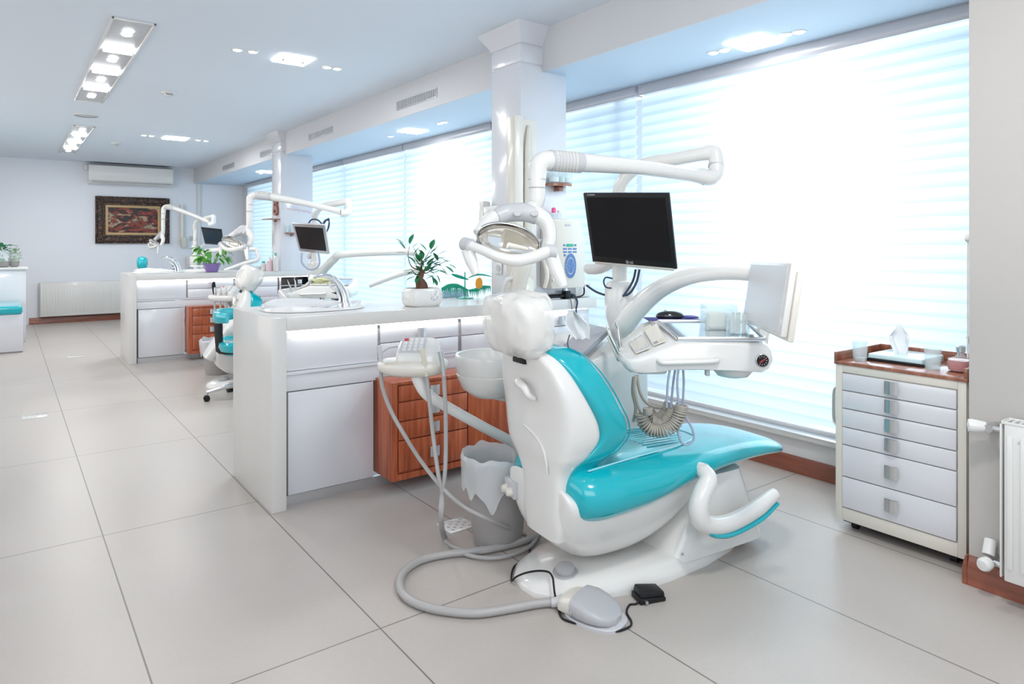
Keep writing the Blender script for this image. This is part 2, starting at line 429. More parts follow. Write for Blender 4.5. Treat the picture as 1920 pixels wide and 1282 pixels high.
SPOTS = [(1.257, 4.79, ZC, 'round ceiling spot, first of the pair left of the large square downlight'),
         (1.355, 4.775, ZC, 'round ceiling spot, second of the pair left of the large square downlight'),
         (1.915, 4.86, ZC, 'round ceiling spot, first of the pair right of the large square downlight'),
         (1.993, 4.855, ZC, 'round ceiling spot, second of the pair right of the large square downlight'),
         (1.336, 9.23, ZC, 'small round ceiling spot, first of the pair left of the distant square downlight'),
         (1.415, 9.225, ZC, 'small round ceiling spot, second of the pair left of the distant square downlight'),
         (1.95, 9.25, ZC, 'small round ceiling spot, first of the pair right of the distant square downlight'),
         (2.047, 9.27, ZC, 'small round ceiling spot, second of the pair right of the distant square downlight'),
         (3.125, 2.315, ZS, 'soffit spot over nearest blind, outer one left of the square light'),
         (3.135, 2.25, ZS, 'soffit spot over nearest blind, inner one left of the square light'),
         (3.15, 1.895, ZS, 'soffit spot over nearest blind, inner one right of the square light'),
         (3.16, 1.832, ZS, 'soffit spot over nearest blind, outer one right of the square light'),
         (3.02, 6.02, ZS, 'soffit spot left of the square light beyond first pillar'),
         (3.04, 5.11, ZS, 'soffit spot pair, one of two, right of the square light beyond first pillar'),
         (3.04, 5.03, ZS, 'soffit spot closest to the first pillar, right of a square light'),
         (3.05, 10.34, ZS, 'soffit spot far beyond second pillar left of its square light')]
for x, y, z, lb in SPOTS:
    r = thing('round_spotlight', lb, 'ceiling light', (x, y, z), group='small ceiling spots')
    rr = .031 if z == ZC else .027
    mk('rim', MB().lathe([(rr, -.006), (rr + .008, -.004), (rr + .009, 0), (rr, 0)], (x, y, z), 18, cap=False), WHITE, r)
    mk('bulb', MB().lathe([(.001, -.010), (rr * .7, -.009), (rr, -.003), (rr, 0)], (x, y, z), 18), LAMP, r)

def vent(y0, y1, z0, z1, label, dark=False):
    r = thing('air_vent', label, 'vent', (XB - .02, (y0 + y1) / 2, z0), group='air vents along the beam')
    x = XB - .015
    f = MB()
    for a in ((y0, y1, z0, z0 + .008), (y0, y1, z1 - .008, z1), (y0, y0 + .01, z0 + .008, z1 - .008), (y1 - .01, y1, z0 + .008, z1 - .008)): f.box(x - .008, x, *a, .001)
    mk('frame', f, ALU, r)
    mk('backing', B(x - .002, x, y0 + .01, y1 - .01, z0 + .008, z1 - .008), DGREY, r)
    sl = MB(); n = 22
    for k in range(n):
        yy = y0 + .012 + (y1 - y0 - .024) * (k + .5) / n
        sl.box(x - .007, x - .002, yy - .007, yy + .006, z0 + .008, z1 - .008)
    mk('slats', sl, BLACK if dark else ALU, r)
vent(4.47, 5.13, 2.372, 2.445, 'long silver air vent on the beam left of the first pillar')
vent(6.53, 7.20, 2.370, 2.440, 'silver air vent on the beam just right of the second pillar')
vent(8.45, 8.95, 2.365, 2.435, 'silver air vent on the beam just left of the second pillar')
vent(10.2, 10.85, 2.36, 2.43, 'silver air vent on the beam, smallest, near the far wall')
vent(1.35, 1.75, 2.335, 2.40, 'dark air vent on the beam at the top edge above nearest blind', True)

for (x, y), lb in [((1.13, 6.50), 'white ceiling smoke detector beside the long light'), ((1.15, 10.18), 'white ceiling smoke detector further back, near the air conditioner')]:
    r = thing('smoke_detector', lb, 'smoke detector', (x, y, ZC))
    mk('base', MB().lathe([(.055, -.018), (.06, -.012), (.06, 0)], (x, y, ZC), 24), WHITE, r)
    mk('sensor', MB().lathe([(.02, -.036), (.034, -.030), (.038, -.018), (.038, -.017)], (x, y, ZC), 20), WHITE, r)
    mk('indicator', MB().box(x - .03, x + .03, y - .045, y - .03, ZC - .03, ZC - .018, .003), DGREY, r)
r = thing('ceiling_speaker', 'flat round grey ceiling speaker between the two long lights', 'speaker', (.65, 8.17, ZC))
mk('rim', MB().lathe([(.10, -.008), (.115, -.006), (.12, 0), (.10, 0)], (.65, 8.17, ZC), 28, cap=False), WHITE, r)
mk('grille', MB().lathe([(.001, -.005), (.10, -.004), (.10, 0)], (.65, 8.17, ZC), 28), GREYPL, r)

# security camera high on the second pillar
p = onY(552, 256, 7.985)
r = thing('security_camera', 'small dome security camera high on the second pillar', 'camera', (p.x, 7.985, p.z - .05))
mk('housing', MB().lathe([(.001, .045), (.035, .04), (.045, .02), (.045, 0)], (p.x, 7.985, p.z), 18, axis=(0, -1, 0)), WHITE, r)
mk('lens', MB().lathe([(.001, .055), (.018, .05), (.022, .038)], (p.x, 7.985, p.z), 14, axis=(0, -1, 0)), BLACK, r)

# ---------------------------------------------------------------- far wall
r = thing('air_conditioner', 'long white wall air conditioner above the framed painting', 'air conditioner', (1.66, YF, 2.2))
b = MB(); pr = [(0, 2.235), (.05, 2.215), (.15, 2.22), (.20, 2.28), (.215, 2.40), (.20, 2.51), (.16, 2.535), (0, 2.535)]
b.prism([V((1.05, YF - y, z)) for y, z in pr], (1.22, 0, 0)); mk('body', b, WHITE, r, ang=50)
b = MB(); b.box(1.09, 2.24, YF - .205, YF - .17, 2.245, 2.262, .003); mk('louvre', b, DGREY, r)
b = MB()
for k in range(40): b.box(1.08 + k * .029, 1.096 + k * .029, YF - .19, YF - .03, 2.534, 2.54)
mk('intake_grille', b, DGREY, r)
mk('pipe_cover', B(1.0, 1.05, YF - .08, YF, 2.44, 2.52, .01), WHITE, r)

r = thing('framed_painting', 'abstract red and black painting in an ornate dark gilt frame', 'painting', (1.7, YF, 1.25))
x0, x1, z0, z1 = 1.155, 2.245, 1.255, 2.03
def frame(b, x0, x1, z0, z1, w, y0, y1, bev=.004):
    b.box(x0, x1, y0, y1, z0, z0 + w, bev).box(x0, x1, y0, y1, z1 - w, z1, bev).box(x0, x0 + w, y0, y1, z0 + w, z1 - w, bev).box(x1 - w, x1, y0, y1, z0 + w, z1 - w, bev); return b
f = mk('outer_frame', frame(frame(MB(), x0, x1, z0, z1, .035, YF - .045, YF), x0 + .035, x1 - .035, z0 + .035, z1 - .035, .06, YF - .075, YF), GILT, r)
b = MB()
for cx_ in (x0 + .07, x1 - .07):
    for cz in (z0 + .07, z1 - .07):
        for k in range(7):
            a = k * 2 * pi / 7; b.ell((cx_ + .03 * cos(a), YF - .078, cz + .03 * sin(a)), (.022, .012, .022), 8, 5)
        b.ell((cx_, YF - .08, cz), (.02, .016, .02), 8, 5)
mk('corner_ornaments', b, GILT, f)
mk('moulding', frame(MB(), x0 + .095, x1 - .095, z0 + .095, z1 - .095, .045, YF - .05, YF), GILT, r)
mk('liner', frame(MB(), x0 + .14, x1 - .14, z0 + .14, z1 - .14, .04, YF - .035, YF, .002), LINER, r)
mk('canvas', B(x0 + .18, x1 - .18, YF - .02, YF, z0 + .18, z1 - .18), PAINT, r)

def radiator(axis, a0, a1, wall, z0, z1, t, label, d):
    """panel radiator; axis 0 runs along X on a wall at Y, axis 1 runs along Y on a wall at X; d = towards the room"""
    q = lambda u, w, z: V((u, wall + d * w, z)) if axis == 0 else V((wall + d * w, u, z))
    def bx(b, u0, u1, w0, w1, zz0, zz1, bev=0):
        p, s_ = q(u0, w0, zz0), q(u1, w1, zz1)
        return b.box(min(p.x, s_.x), max(p.x, s_.x), min(p.y, s_.y), max(p.y, s_.y), zz0, zz1, bev)
    r = thing('panel_radiator', label, 'radiator', q((a0 + a1) / 2, t / 2, z0))
    pn = bx(MB(), a0 + .012, a1 - .012, t - .022, t, z0, z1 - .012, .006)
    n = int((a1 - a0) / .038)
    for k in range(n):
        u = a0 + .03 + (a1 - a0 - .06) * k / max(1, n - 1)
        bx(pn, u - .009, u + .009, t - .002, t + .005, z0 + .045, z1 - .05, .003)
    mk('front_panel', pn, WHITE, r)
    mk('back_panel', bx(MB(), a0 + .012, a1 - .012, .025, .04, z0, z1 - .012, .004), WHITE, r)
    g = MB()
    for k in range(int((a1 - a0) / .02)):
        bx(g, a0 + .014 + k * .02, a0 + .024 + k * .02, .03, t - .008, z1 - .012, z1 - .006)
    bx(g, a0, a1, t - .010, t, z1 - .014, z1 - .004, .002); bx(g, a0, a1, .022, .032, z1 - .014, z1 - .004, .002)
    mk('top_grille', g, WHITE, r)
    for u in (a0, a1 - .006): mk('side_cover', bx(MB(), u, u + .006, .022, t, z0 + .01, z1 - .004, .002), WHITE, r)
    for u in (a0 + .12, a1 - .12): mk('bracket', bx(MB(), u, u + .03, 0, .03, z0 + .08, z1 - .08), WHITE, r)
    return r, q
radiator(0, .405, 1.75, YF - .002, .115, .65, .10, 'white panel radiator under the painting on the far wall', -1)
r, q = radiator(1, .10, .852, 2.84, .095, .645, .105, 'white panel radiator beside the drawer trolley, on the near pier', -1)
for z, nm in ((.60, 'thermostat_valve'), (.128, 'return_valve')):
    b = MB()
    b.tube([q(.852, .06, z), q(.90, .06, z)], .011, 12)
    b.tube([q(.895, .0, z), q(.895, .075, z)], .014, 12)
    vv = mk(nm, b, STEEL, r)
    hb = MB()
    if z > .3: hb.lathe([(.012, 0), (.018, .004), (.021, .02), (.024, .045), (.022, .056), (.001, .06)], q(.905, .055, z), 20, axis=(-.45, .9, 0))
    else: hb.lathe([(.014, 0), (.022, .006), (.024, .03), (.018, .04), (.001, .042)], q(.895, .07, z), 20, axis=(-1, .2, -.1))
    mk('valve_head', hb, WHITE, vv)
b = MB(); b.tube([q(.905, .02, .19), q(.903, .05, .145)], .02, 14); mk('pipe_sleeve', b, WHITE, r)
mk('badge', B(2.84 - .1062, 2.84 - .105, .765, .80, .572, .582), GREYPL, r)

# waiting bench and low divider on the left
r = thing('low_divider', 'pale grey waist-high divider cabinet behind the teal bench', 'divider', (-.6, 10.75, 0))
mk('body', B(-1.6, .20, 10.62, 11.0, 0, .92, .004), LACQ, r); mk('top', B(-1.62, .225, 10.60, 11.02, .92, .95, .004), STONE, r)
r = thing('waiting_bench', 'white bench with bright teal cushion in front of the divider', 'bench', (-.6, 10.1, 0))
mk('base', B(-1.5, .155, 9.6, 10.6, .015, .44, .004), LACQ, r)
mk('plinth', B(-1.48, .135, 9.62, 10.6, 0, .015), DGREY, r)
mk('cushion', MB().box(-1.5, .15, 9.58, 10.6, .44, .535, .03, 4), TEAL, r)
def leafball(b, c, rad_, n, size, up=.3, seed=0):
    R = random.Random(seed)
    for k in range(n):
        d = V((R.gauss(0, 1), R.gauss(0, 1), R.gauss(0, 1) + up)).normalized(); p = V(c) + V((d.x * rad_[0], d.y * rad_[1], d.z * rad_[2])) * R.uniform(.35, 1)
        leaf(b, p, (d + V((R.uniform(-.5, .5), R.uniform(-.5, .5), R.uniform(-.6, .6)))).normalized(), size * R.uniform(.7, 1.2))
def leaf(b, p, d, s, w=.42, curl=.15):
    d = V(d).normalized(); sd = d.cross(V((0, 0, 1)));
    sd = sd.normalized() if sd.length > .1 else V((1, 0, 0)); nn = sd.cross(d)
    pts = [(0, 0), (.25, .75), (.55, 1.), (.8, .7), (1, 0)]
    mid = [p + d * (t * s) - nn * (curl * s * t * t) for t, _ in pts]
    L_ = [m + sd * (w * .5 * s * ww) + nn * (.06 * s * ww) for m, (t, ww) in zip(mid, pts)]
    R_ = [m - sd * (w * .5 * s * ww) + nn * (.06 * s * ww) for m, (t, ww) in zip(mid, pts)]
    for i in range(4):
        for E_, fl in ((L_, 0), (R_, 1)):
            q_ = [mid[i], mid[i + 1], E_[i + 1], E_[i]]
            u = []
            for x in q_:
                if all((x - y).length > 1e-7 for y in u): u.append(x)
            if len(u) > 2: b.poly(u, bool(fl))
for px, lb, sd, tall in ((27, 'small potted plant in a glass jar on the divider, rightmost', 3, 0), (5, 'taller leafy plant in a dark glass jar on the divider, at the frame edge', 9, 1)):
    p = onY(px, 494, 10.8); p.z = .95
    r = thing('jar_plant', lb, 'plant', p, group='jar plants on the divider')
    w = .058 if not tall else .085
    mk('jar', MB().lathe([(w * .6, 0), (w * .85, .015), (w, .08), (w * 1.02, .19), (w * .9, .215), (w * .86, .21), (w * .9, .19)], p, 20, cap=False), CLEAR, r)
    mk('soil', MB().lathe([(w * .58, .004), (w * .82, .018), (w * .93, .075), (.001, .08)], p, 18), SOIL, r)
    b = MB(); leafball(b, p + V((0, 0, .15 if not tall else .19)), (w * .85, w * .85, .07 if not tall else .12), 60, .06, .5, sd)
    if tall:
        for a in range(7): leaf(b, p + V((0, 0, .26)), (cos(a), sin(a), .55), .16, .25, .5)
    mk('foliage', b, PALE if not tall else GREEN, r)

# floor outlets
def drain(x, y, sx, sy, label):
    r = thing('floor_grate', label, 'floor grate', (x, y, 0))
    mk('plate', B(x - sx, x + sx, y - sy, y + sy, 0, .004, .001), WHITE, r)
    b = MB()
    for i in range(5):
        for j in range(5):
            if (i + j) % 2 == 0: b.lathe([(.0001, .0047), (.007, .0046), (.007, .003)], (x + sx * .32 * (i - 2), y + sy * .32 * (j - 2), 0), 10)
    mk('holes', b, DGREY, r)
drain(1.60, 2.545, .068, .062, 'square white perforated floor drain beside the grey bin')
drain(.165, 5.99, .075, .07, 'small pale floor grate on the open tiles')
drain(.62, 8.9, .08, .06, 'tiny pale floor grate far off, near the wall radiator')

# ---------------------------------------------------------------- light
w = bpy.data.worlds.new('sky'); SC.world = w; w.use_nodes = True; nt = w.node_tree
bg = nt.nodes['Background']; bg.inputs[0].default_value = (.72, .86, 1, 1); bg.inputs[1].default_value = .7
def area(name, loc, rot, sx, sy, power, col=(1, 1, 1), spread=180):
    l = bpy.data.lights.new(name, 'AREA'); l.shape = 'RECTANGLE'; l.size = sx; l.size_y = sy; l.energy = power; l.color = col; l.spread = rad(spread)
    o = bpy.data.objects.new(name, l); COL.objects.link(o); o.location = loc; o.rotation_euler = rot; return o
# daylight outside the glazing
area('daylight', (4.4, 1.95, 1.35), (0, pi / 2, 0), 1.7, .9, 30, (.95, .98, 1))
area('daylight', (4.6, 4.9, 1.4), (0, pi / 2, 0), 2.0, 2.2, 34, (.94, .98, 1))
area('daylight', (4.6, 7.4, 1.4), (0, pi / 2, 0), 2.0, 2.6, 34, (.92, .97, 1))
area('daylight', (4.6, 10.6, 1.4), (0, pi / 2, 0), 2.0, 3.0, 30, (.85, .94, 1))
# the ceiling fixtures' own light
for x, y, z, e in ((.6, 5.9, ZC - .03, 16), (.7, 10.3, ZC - .03, 26), (1.64, 4.8, ZC - .03, 11), (1.69, 9.26, ZC - .03, 16), (3.0, 2.07, ZS - .03, 7), (3.0, 5.6, ZS - .03, 7), (1.6, .6, ZC - .03, 16)):
    area('fixture_light', (x, y, z), (0, 0, 0), .25, .25 if x > 1 else 2.4, e, (1, .98, .94))
area('fill_light', (-2.2, 2.5, 1.7), (0, -pi / 2, 0), 1.6, 4.0, 22, (1, .98, .95))  # added fill lamp by the left wall, not one of the fixtures
area('fill_light', (-2.3, 8.0, 1.5), (0, -pi / 2, 0), 1.8, 5.0, 40, (1, .98, .97))  # second added fill, brightens the far end of the room
for dy, hh in ((0, .905), (4.80, .93)): area('under_counter_light', (1.05 + .9, 3.183 + dy, hh - .076), (rad(-8), 0, 0), 1.75, .012, .65, (1, .99, .93))
area('fill_light', (.2, -.5, 1.9), (rad(80), 0, rad(-25)), 2.4, 1.4, 20, (1, .97, .93))  # added fill from behind the camera, no fixture here
SC.view_settings.view_transform = 'Standard'; SC.view_settings.look = 'None'; SC.view_settings.exposure = .48; SC.view_settings.gamma = 1.0
SC.cycles.use_denoising = True; SC.cycles.max_bounces = 6; SC.cycles.transparent_max_bounces = 16
SC.cycles.sample_clamp_indirect = 6.0
SC.cycles.use_adaptive_sampling = True; SC.cycles.adaptive_threshold = .03; SC.cycles.diffuse_bounces = 4; SC.cycles.glossy_bounces = 3
# ================================================================== COUNTERS
def square_handle(b, c, s, ax):
    """square pull with a curved face; ax 'y' faces -Y, 'x' faces -X"""
    x, y, z = c; h = s / 2; n = 7
    rings = []
    for k in range(n):
        t = -1 + 2 * k / (n - 1); o = -.016 - .008 * (1 - t * t)
        rings.append((t * h, o))
    P = [(V((x + u, y + o, 0)) if ax == 'y' else V((x + o, y + u, 0))) for u, o in rings]
    for i in range(n - 1):
        a, c_ = P[i], P[i + 1]
        d = V((0, .004, 0)) if ax == 'y' else V((.004, 0, 0))
        q = [a + V((0, 0, z - h)), c_ + V((0, 0, z - h)), c_ + V((0, 0, z + h)), a + V((0, 0, z + h))]
        b.poly(q); b.poly([p + d for p in q[::-1]])
    for sgn in (-1, 1):
        if ax == 'y': b.box(x - .006, x + .006, y - .02, y, z + sgn * h * .5 - .004, z + sgn * h * .5 + .004)
        else: b.box(x - .02, x, y - .006, y + .006, z + sgn * h * .5 - .004, z + sgn * h * .5 + .004)
    return b

def counter(dx, dy, h, nx0, nx1, words):
    X0, X1, Y0, Y1 = .98 + dx, 3.05 + dx, 3.16 + dy, 3.82 + dy
    ny0, ny1 = 3.20 + dy, 3.52 + dy
    k = h / .905
    r = thing('countertop', 'glossy white waterfall countertop with end panel down to the floor, ' + words, 'counter', (X0, Y0, 0))
    b = MB()
    b.box(X0 + .07, X1, Y0, ny0, h - .065, h, .002)
    b.box(X0 + .07, nx0, ny0, Y1, h - .065, h - .0005).box(nx0, nx1, ny1, Y1, h - .065, h - .0005).box(nx1, X1, ny0, Y1, h - .065, h - .0005)
    mk('slab', b, STONE, r)
    mk('end_panel', B(X0, X0 + .0702, Y0, Y1, 0, h, .003), STONE, r)
    mk('light_strip', B(X0 + .08, X1 - .05, Y0 + .030, Y0 + .042, h - .073, h - .0655), LED, r)
    # upper drawer unit
    yf = Y0 + .02; za, zb = .646 * k, h - .067
    u = thing('drawer_unit', 'white lit upper drawer unit tucked under the worktop, ' + words, 'cabinet', (X0 + .8, yf, za))
    mk('carcass', MB().box(X0 + .072, nx0 - .01, yf + .03, Y1 - .05, za - .015, za + .005).box(X0 + .072, nx0 - .01, yf + .05, Y1 - .05, za + .005, zb - .03).box(X0 + .072, X1 - .02, yf + .002, yf + .019, za - .016, za - .002), LACQ, u)
    mk('front_panel', B(X0 + .075, X0 + .548, yf + .012, yf + .03, za, zb - .005, .002), LACQ, u)
    for c0, c1 in ((.565, 1.035), (1.06, 1.53), (1.555, 2.03)):
        zm = za + (zb - za) * .47
        for q0, q1, hd in ((za, zm - .002, False), (zm + .002, zb - .005, True)):
            d = mk('drawer', B(X0 + c0, X0 + c1, yf + .010, yf + .022, q0, q1, .002), LACQ, u)
            if hd: mk('handle', square_handle(MB(), (X0 + (c0 + c1) / 2, yf + .012, (q0 + q1) / 2 - .01), .05, 'y'), ALU, d)
    # lower white cupboard
    c = thing('base_cabinet', 'plain white lower cupboard with flat door left of the wood drawers, ' + words, 'cabinet', (X0 + .3, yf, 0))
    zc = .631 * k
    mk('fascia', B(X0 + .072, nx0 - .02, yf + .02, yf + .04, .548 * k, zc - .002, .002), LACQ, c)
    mk('carcass', B(X0 + .085, X0 + .53, yf + .042, Y1 - .06, .05, .545 * k), GAP, c)
    mk('door', B(X0 + .09, X0 + .528, yf + .018, yf + .04, .055, .543 * k, .002), LACQ, c)
    mk('plinth', B(X0 + .085, nx0 - .02, yf + .03, yf + .05, 0, .05), ALU, c)
    # wood drawer cabinet, standing proud
    w = thing('wooden_drawer_cabinet', 'red-brown wooden drawer cabinet standing proud under the counter, ' + words, 'cabinet', (X0 + 1.0, 3.014 + dy, .07))
    yw = 3.014 + dy; xa, xb = X0 + .54, X0 + 1.62; zt, zl = .562 * k, .075
    b = MB().box(xa, xb, yw + .012, yw + .22, zl, zt, .002)
    b.box(xa, xb, yw, yw + .012, zt - .012, zt).box(xa, xb, yw, yw + .012, zl, zl + .03).box(xa, xa + .03, yw, yw + .012, zl + .03, zt - .012)
    mk('carcass', b, WOOD, w)
    zz = [.545, .463, .366, .272, .112]
    for i in range(4):
        d = mk('drawer', B(xa + .036, xa + .44, yw - .003, yw + .012, zz[i + 1] * k + .003, zz[i] * k - .003, .002), WOOD, w)
        mk('handle', square_handle(MB(), (xa + .235, yw - .003, (zz[i] + zz[i + 1]) / 2 * k), .052, 'y'), ALU, d)
    mk('door', B(xa + .446, xb - .004, yw - .003, yw + .012, zl + .033, zt - .016, .002), WOOD, w)
    # basin with a rolling rim
    cx_, cy = X0 + .33, Y0 + .36
    s = thing('wash_basin', 'white ceramic basin with rolling wavy rim set on the counter, ' + words, 'sink', (cx_, cy, h))
    b = MB(); N = 64; rings = []
    def wave(a): return .012 + .012 * max(0, sin(a * 1 - .3)) + .010 * cos(3 * a + .6)
    for sc, f in ((1.0, 0.), (1.0, .45), (.985, .85), (.95, 1.), (.90, .9), (.80, .45), (.55, .15), (.12, .10)):
        rings.append([V((cx_ + .265 * sc * sup(2 * pi * k_ / N, 2.6), cy + .20 * sc * sup(2 * pi * k_ / N - pi / 2, 2.6), h + .0015 + max(.0, wave(2 * pi * k_ / N) + .012) * f)) for k_ in range(N)])
    mk('bowl', b.loft(rings), mat('ceramic', (.84, .84, .84), .08, coat=.6), s)
    mk('waste', MB().lathe([(.001, .011), (.02, .010), (.022, .004)], (cx_, cy, h), 16), CHROME, s)
    # mixer tap
    fx, fy = X0 + .545, 3.63 + dy
    t = thing('basin_tap', 'curved chrome mixer tap arching over the basin, ' + words, 'tap', (fx, fy, h))
    pts = [(fx + .012, fy, h), (fx + .008, fy, h + .05), (fx - .02, fy, h + .11), (fx - .065, fy, h + .155), (fx - .12, fy, h + .168), (fx - .165, fy, h + .158)]
    mk('spout', MB().tube(pts, [(.024, .028), (.023, .028), (.020, .028), (.016, .027), (.012, .025), (.007, .02)], 16, 6, flat=(1, 0, 0)), CHROME, t)
    mk('inner_blade', MB().tube([(fx - .022, fy, h + .004), (fx - .026, fy, h + .05), (fx - .05, fy, h + .09), (fx - .09, fy, h + .118)], [(.009, .018), (.009, .018), (.007, .017), (.004, .012)], 12, 5, flat=(1, 0, 0)), CHROME, t)
    b = MB(); b.tube([(fx - .03, fy, h + .03), (fx - .065, fy - .006, h + .036)], [.006, .001], 8).tube([(fx - .035, fy, h + .065), (fx - .07, fy - .006, h + .073)], [.006, .001], 8)
    mk('lever', b, BLACK, t)
    mk('base', MB().lathe([(.030, 0), (.030, .006), (.026, .01), (.024, .012)], (fx + .012, fy, h), 24), CHROME, t)
counter(0, 0, .905, 2.46, 2.84, 'nearer bay')
counter(.035, 4.80, .93, 2.577, 2.98, 'further bay')

# ---------------------------------------------------------------- bonsai on the near counter
h = .905
px_, py_ = 1.86, 3.32
r = thing('potted_bonsai', 'small ficus bonsai with glossy leaves in a squat white pot', 'plant', (px_, py_, h))
b = MB(); N = 36
b.loft([[V((px_ + .112 * s_ * sup(2 * pi * k / N, 3), py_ + .085 * s_ * sup(2 * pi * k / N - pi / 2, 3), h + z)) for k in range(N)] for s_, z in ((.80, 0), (.90, .008), (.97, .03), (.99, .05), (.95, .08), (.88, .096), (.84, .099), (.80, .096), (.78, .088))])
mk('pot', b, mat('white_ceramic_pot', (.80, .79, .77), .25, coat=.3), r)
b = MB(); R = random.Random(4)
for k in range(26):
    a = R.uniform(.05, .6); z = R.uniform(.03, .085)
    b.ell((px_ + .112 * .97 * a * 1.5, py_ - .0835, h + z), (R.uniform(.002, .005), .002, R.uniform(.002, .005)), 6, 4)
mk('glaze_marks', b, mat('glaze_grey', (.55, .56, .62), .3), r)
mk('soil', MB().lathe([(.001, .092), (.086, .089), (.085, .08)], (px_, py_, h), 24, sy=.75), SOIL, r)
b = MB()
b.tube([(px_ - .01, py_, h + .085), (px_ - .008, py_, h + .115), (px_ - .02, py_, h + .145), (px_ - .005, py_, h + .175), (px_ + .005, py_, h + .20)], [.030, .027, .022, .016, .010], 10, 5)
b.tube([(px_ - .035, py_ - .012, h + .085), (px_ - .038, py_ - .012, h + .12), (px_ - .02, py_ - .008, h + .15)], [.007, .008, .006], 8, 4)
b.tube([(px_ + .02, py_ - .012, h + .085), (px_ + .016, py_ - .01, h + .12), (px_ - .005, py_, h + .155)], [.011, .010, .006], 8, 4)
def P2(px, py, y=3.32): return onY(px, py, y)
fork = V((px_ + .002, py_, h + .195))
br = {'a': [(772, 500), (765, 478), (768, 462)], 'b': [(790, 498), (800, 480), (806, 470)], 'c': [(800, 512), (818, 498), (836, 490)], 'd': [(780, 515), (774, 508), (770, 505)], 'e': [(792, 510), (790, 492), (786, 484)], 'f': [(804, 505), (812, 486), (822, 478)]}
for pts in br.values():
    b.tube([fork] + [P2(*q) for q in pts], [.005, .003, .002, .0015], 6, 4)
mk('trunk', b, BARK, r)
LV = [(757, 457, -1, .6), (768, 458, .2, 1), (771, 467, .6, .6), (762, 474, -.9, .1), (775, 480, .4, .6), (760, 468, -.6, .7), (783, 482, -.3, .8), (779, 492, -.6, .4), (776, 505, -1, -.1), (782, 500, -.4, .6), (800, 470, -.6, .8), (808, 468, .1, 1), (806, 478, .5, .7), (812, 474, .5, .8), (796, 478, -.7, .5), (822, 478, .8, .5), (818, 486, .6, .2), (826, 484, .7, -.3), (830, 490, 1, .1), (840, 495, 1, -.5), (834, 498, .8, -.7), (826, 500, .6, -.6), (812, 496, .7, .4), (816, 506, .8, -.2), (818, 514, .5, -.8), (808, 514, .3, -.9), (790, 488, .1, 1), (796, 490, .6, .7), (786, 495, -.5, .7), (800, 498, .4, .7), (794, 500, -.2, .8), (804, 504, .9, .3), (790, 506, -.7, .4), (784, 512, -.9, 0), (780, 517, -1, -.4), (796, 510, .2, .6), (802, 512, .7, .1), (788, 516, -.5, -.4), (794, 514, -.2, .3), (812, 520, .4, -1), (806, 508, .6, .6), (776, 512, -1, .2)]
for k in range(30):
    LV.append((R.gauss(797, 13), R.gauss(503, 10), R.uniform(-1, 1), R.uniform(-.4, 1)))
for i, (lx, ly, ax, az) in enumerate(LV):
    p = P2(lx, ly, 3.32 + R.uniform(-.03, .03)); q = V((ax * C, -ax * S + R.uniform(-.5, .2), az))
    lb = MB(); leaf(lb, p, q, R.uniform(.052, .068), .66, .1)
    mk('leaf', lb, GREEN, r)

# green palm ornament
ox, oy = 2.345, 3.60
r = thing('palm_ornament', 'green glass palm ornament with an orange sun on the counter', 'ornament', (ox, oy, h))
b = MB(); b.tube([(ox - .02, oy, h + .002), (ox - .02, oy, h + .165)], .004, 8); b.lathe([(.055, 0), (.055, .004), (.02, .010), (.006, .014)], (ox - .02, oy, h), 20)
mk('stem', b, JADE, r)
ux = V((1, 0, 0))
def frond(pts, w, fr, name):
    b = MB(); P = [onY(x, y, oy) for x, y in pts]
    b.tube(P, [(w * t, .004) for t in ([.4] + [1] * (len(P) - 2) + [.3])], 8, 4, flat=(0, 0, 1))
    if fr:
        for k in range(fr):
            t = (k + .5) / fr * (len(P) - 1); i = int(t); p = P[i].lerp(P[min(i + 1, len(P) - 1)], t - i)
            L_ = (.018 + .022 * abs(sin(k * 2.3))) * (.6 + .5 * sin(pi * (k + .5) / fr))
            b.tube([p, p + V((.004 * sin(k * 5), 0, -L_ - w))], [.006, .001], 6)
    mk(name, b, JADE, r)
frond([(847, 514), (856, 517), (866, 520), (878, 524)], .010, 0, 'frond')
frond([(878, 521), (890, 516), (905, 515), (924, 519)], .006, 0, 'frond')
frond([(828, 541), (842, 536), (858, 536), (878, 544)], .013, 16, 'frond')
frond([(879, 544), (892, 543), (906, 538), (920, 537)], .011, 14, 'frond')
p = onY(898, 531, oy); b = MB(); b.lathe([(.001, -.004), (.026, -.004), (.026, .004), (.001, .004)], p, 24, axis=(0, 1, 0), sy=1.45); mk('sun', b, ORANGE, r)
p = onY(916, 546, oy)
r = thing('paper_leaflet', 'blue and white folded leaflet lying beside the palm ornament', 'leaflet', (2.33, 3.74, h))
mk('sheet', MB().prism([(2.22, 3.70, h + .001), (2.42, 3.70, h + .001), (2.42, 3.71, h + .045), (2.25, 3.74, h + .05)], (.0, .08, 0)), mat('leaflet_blue', (.35, .55, .75), .5, vary=.5, bscale=30), r)

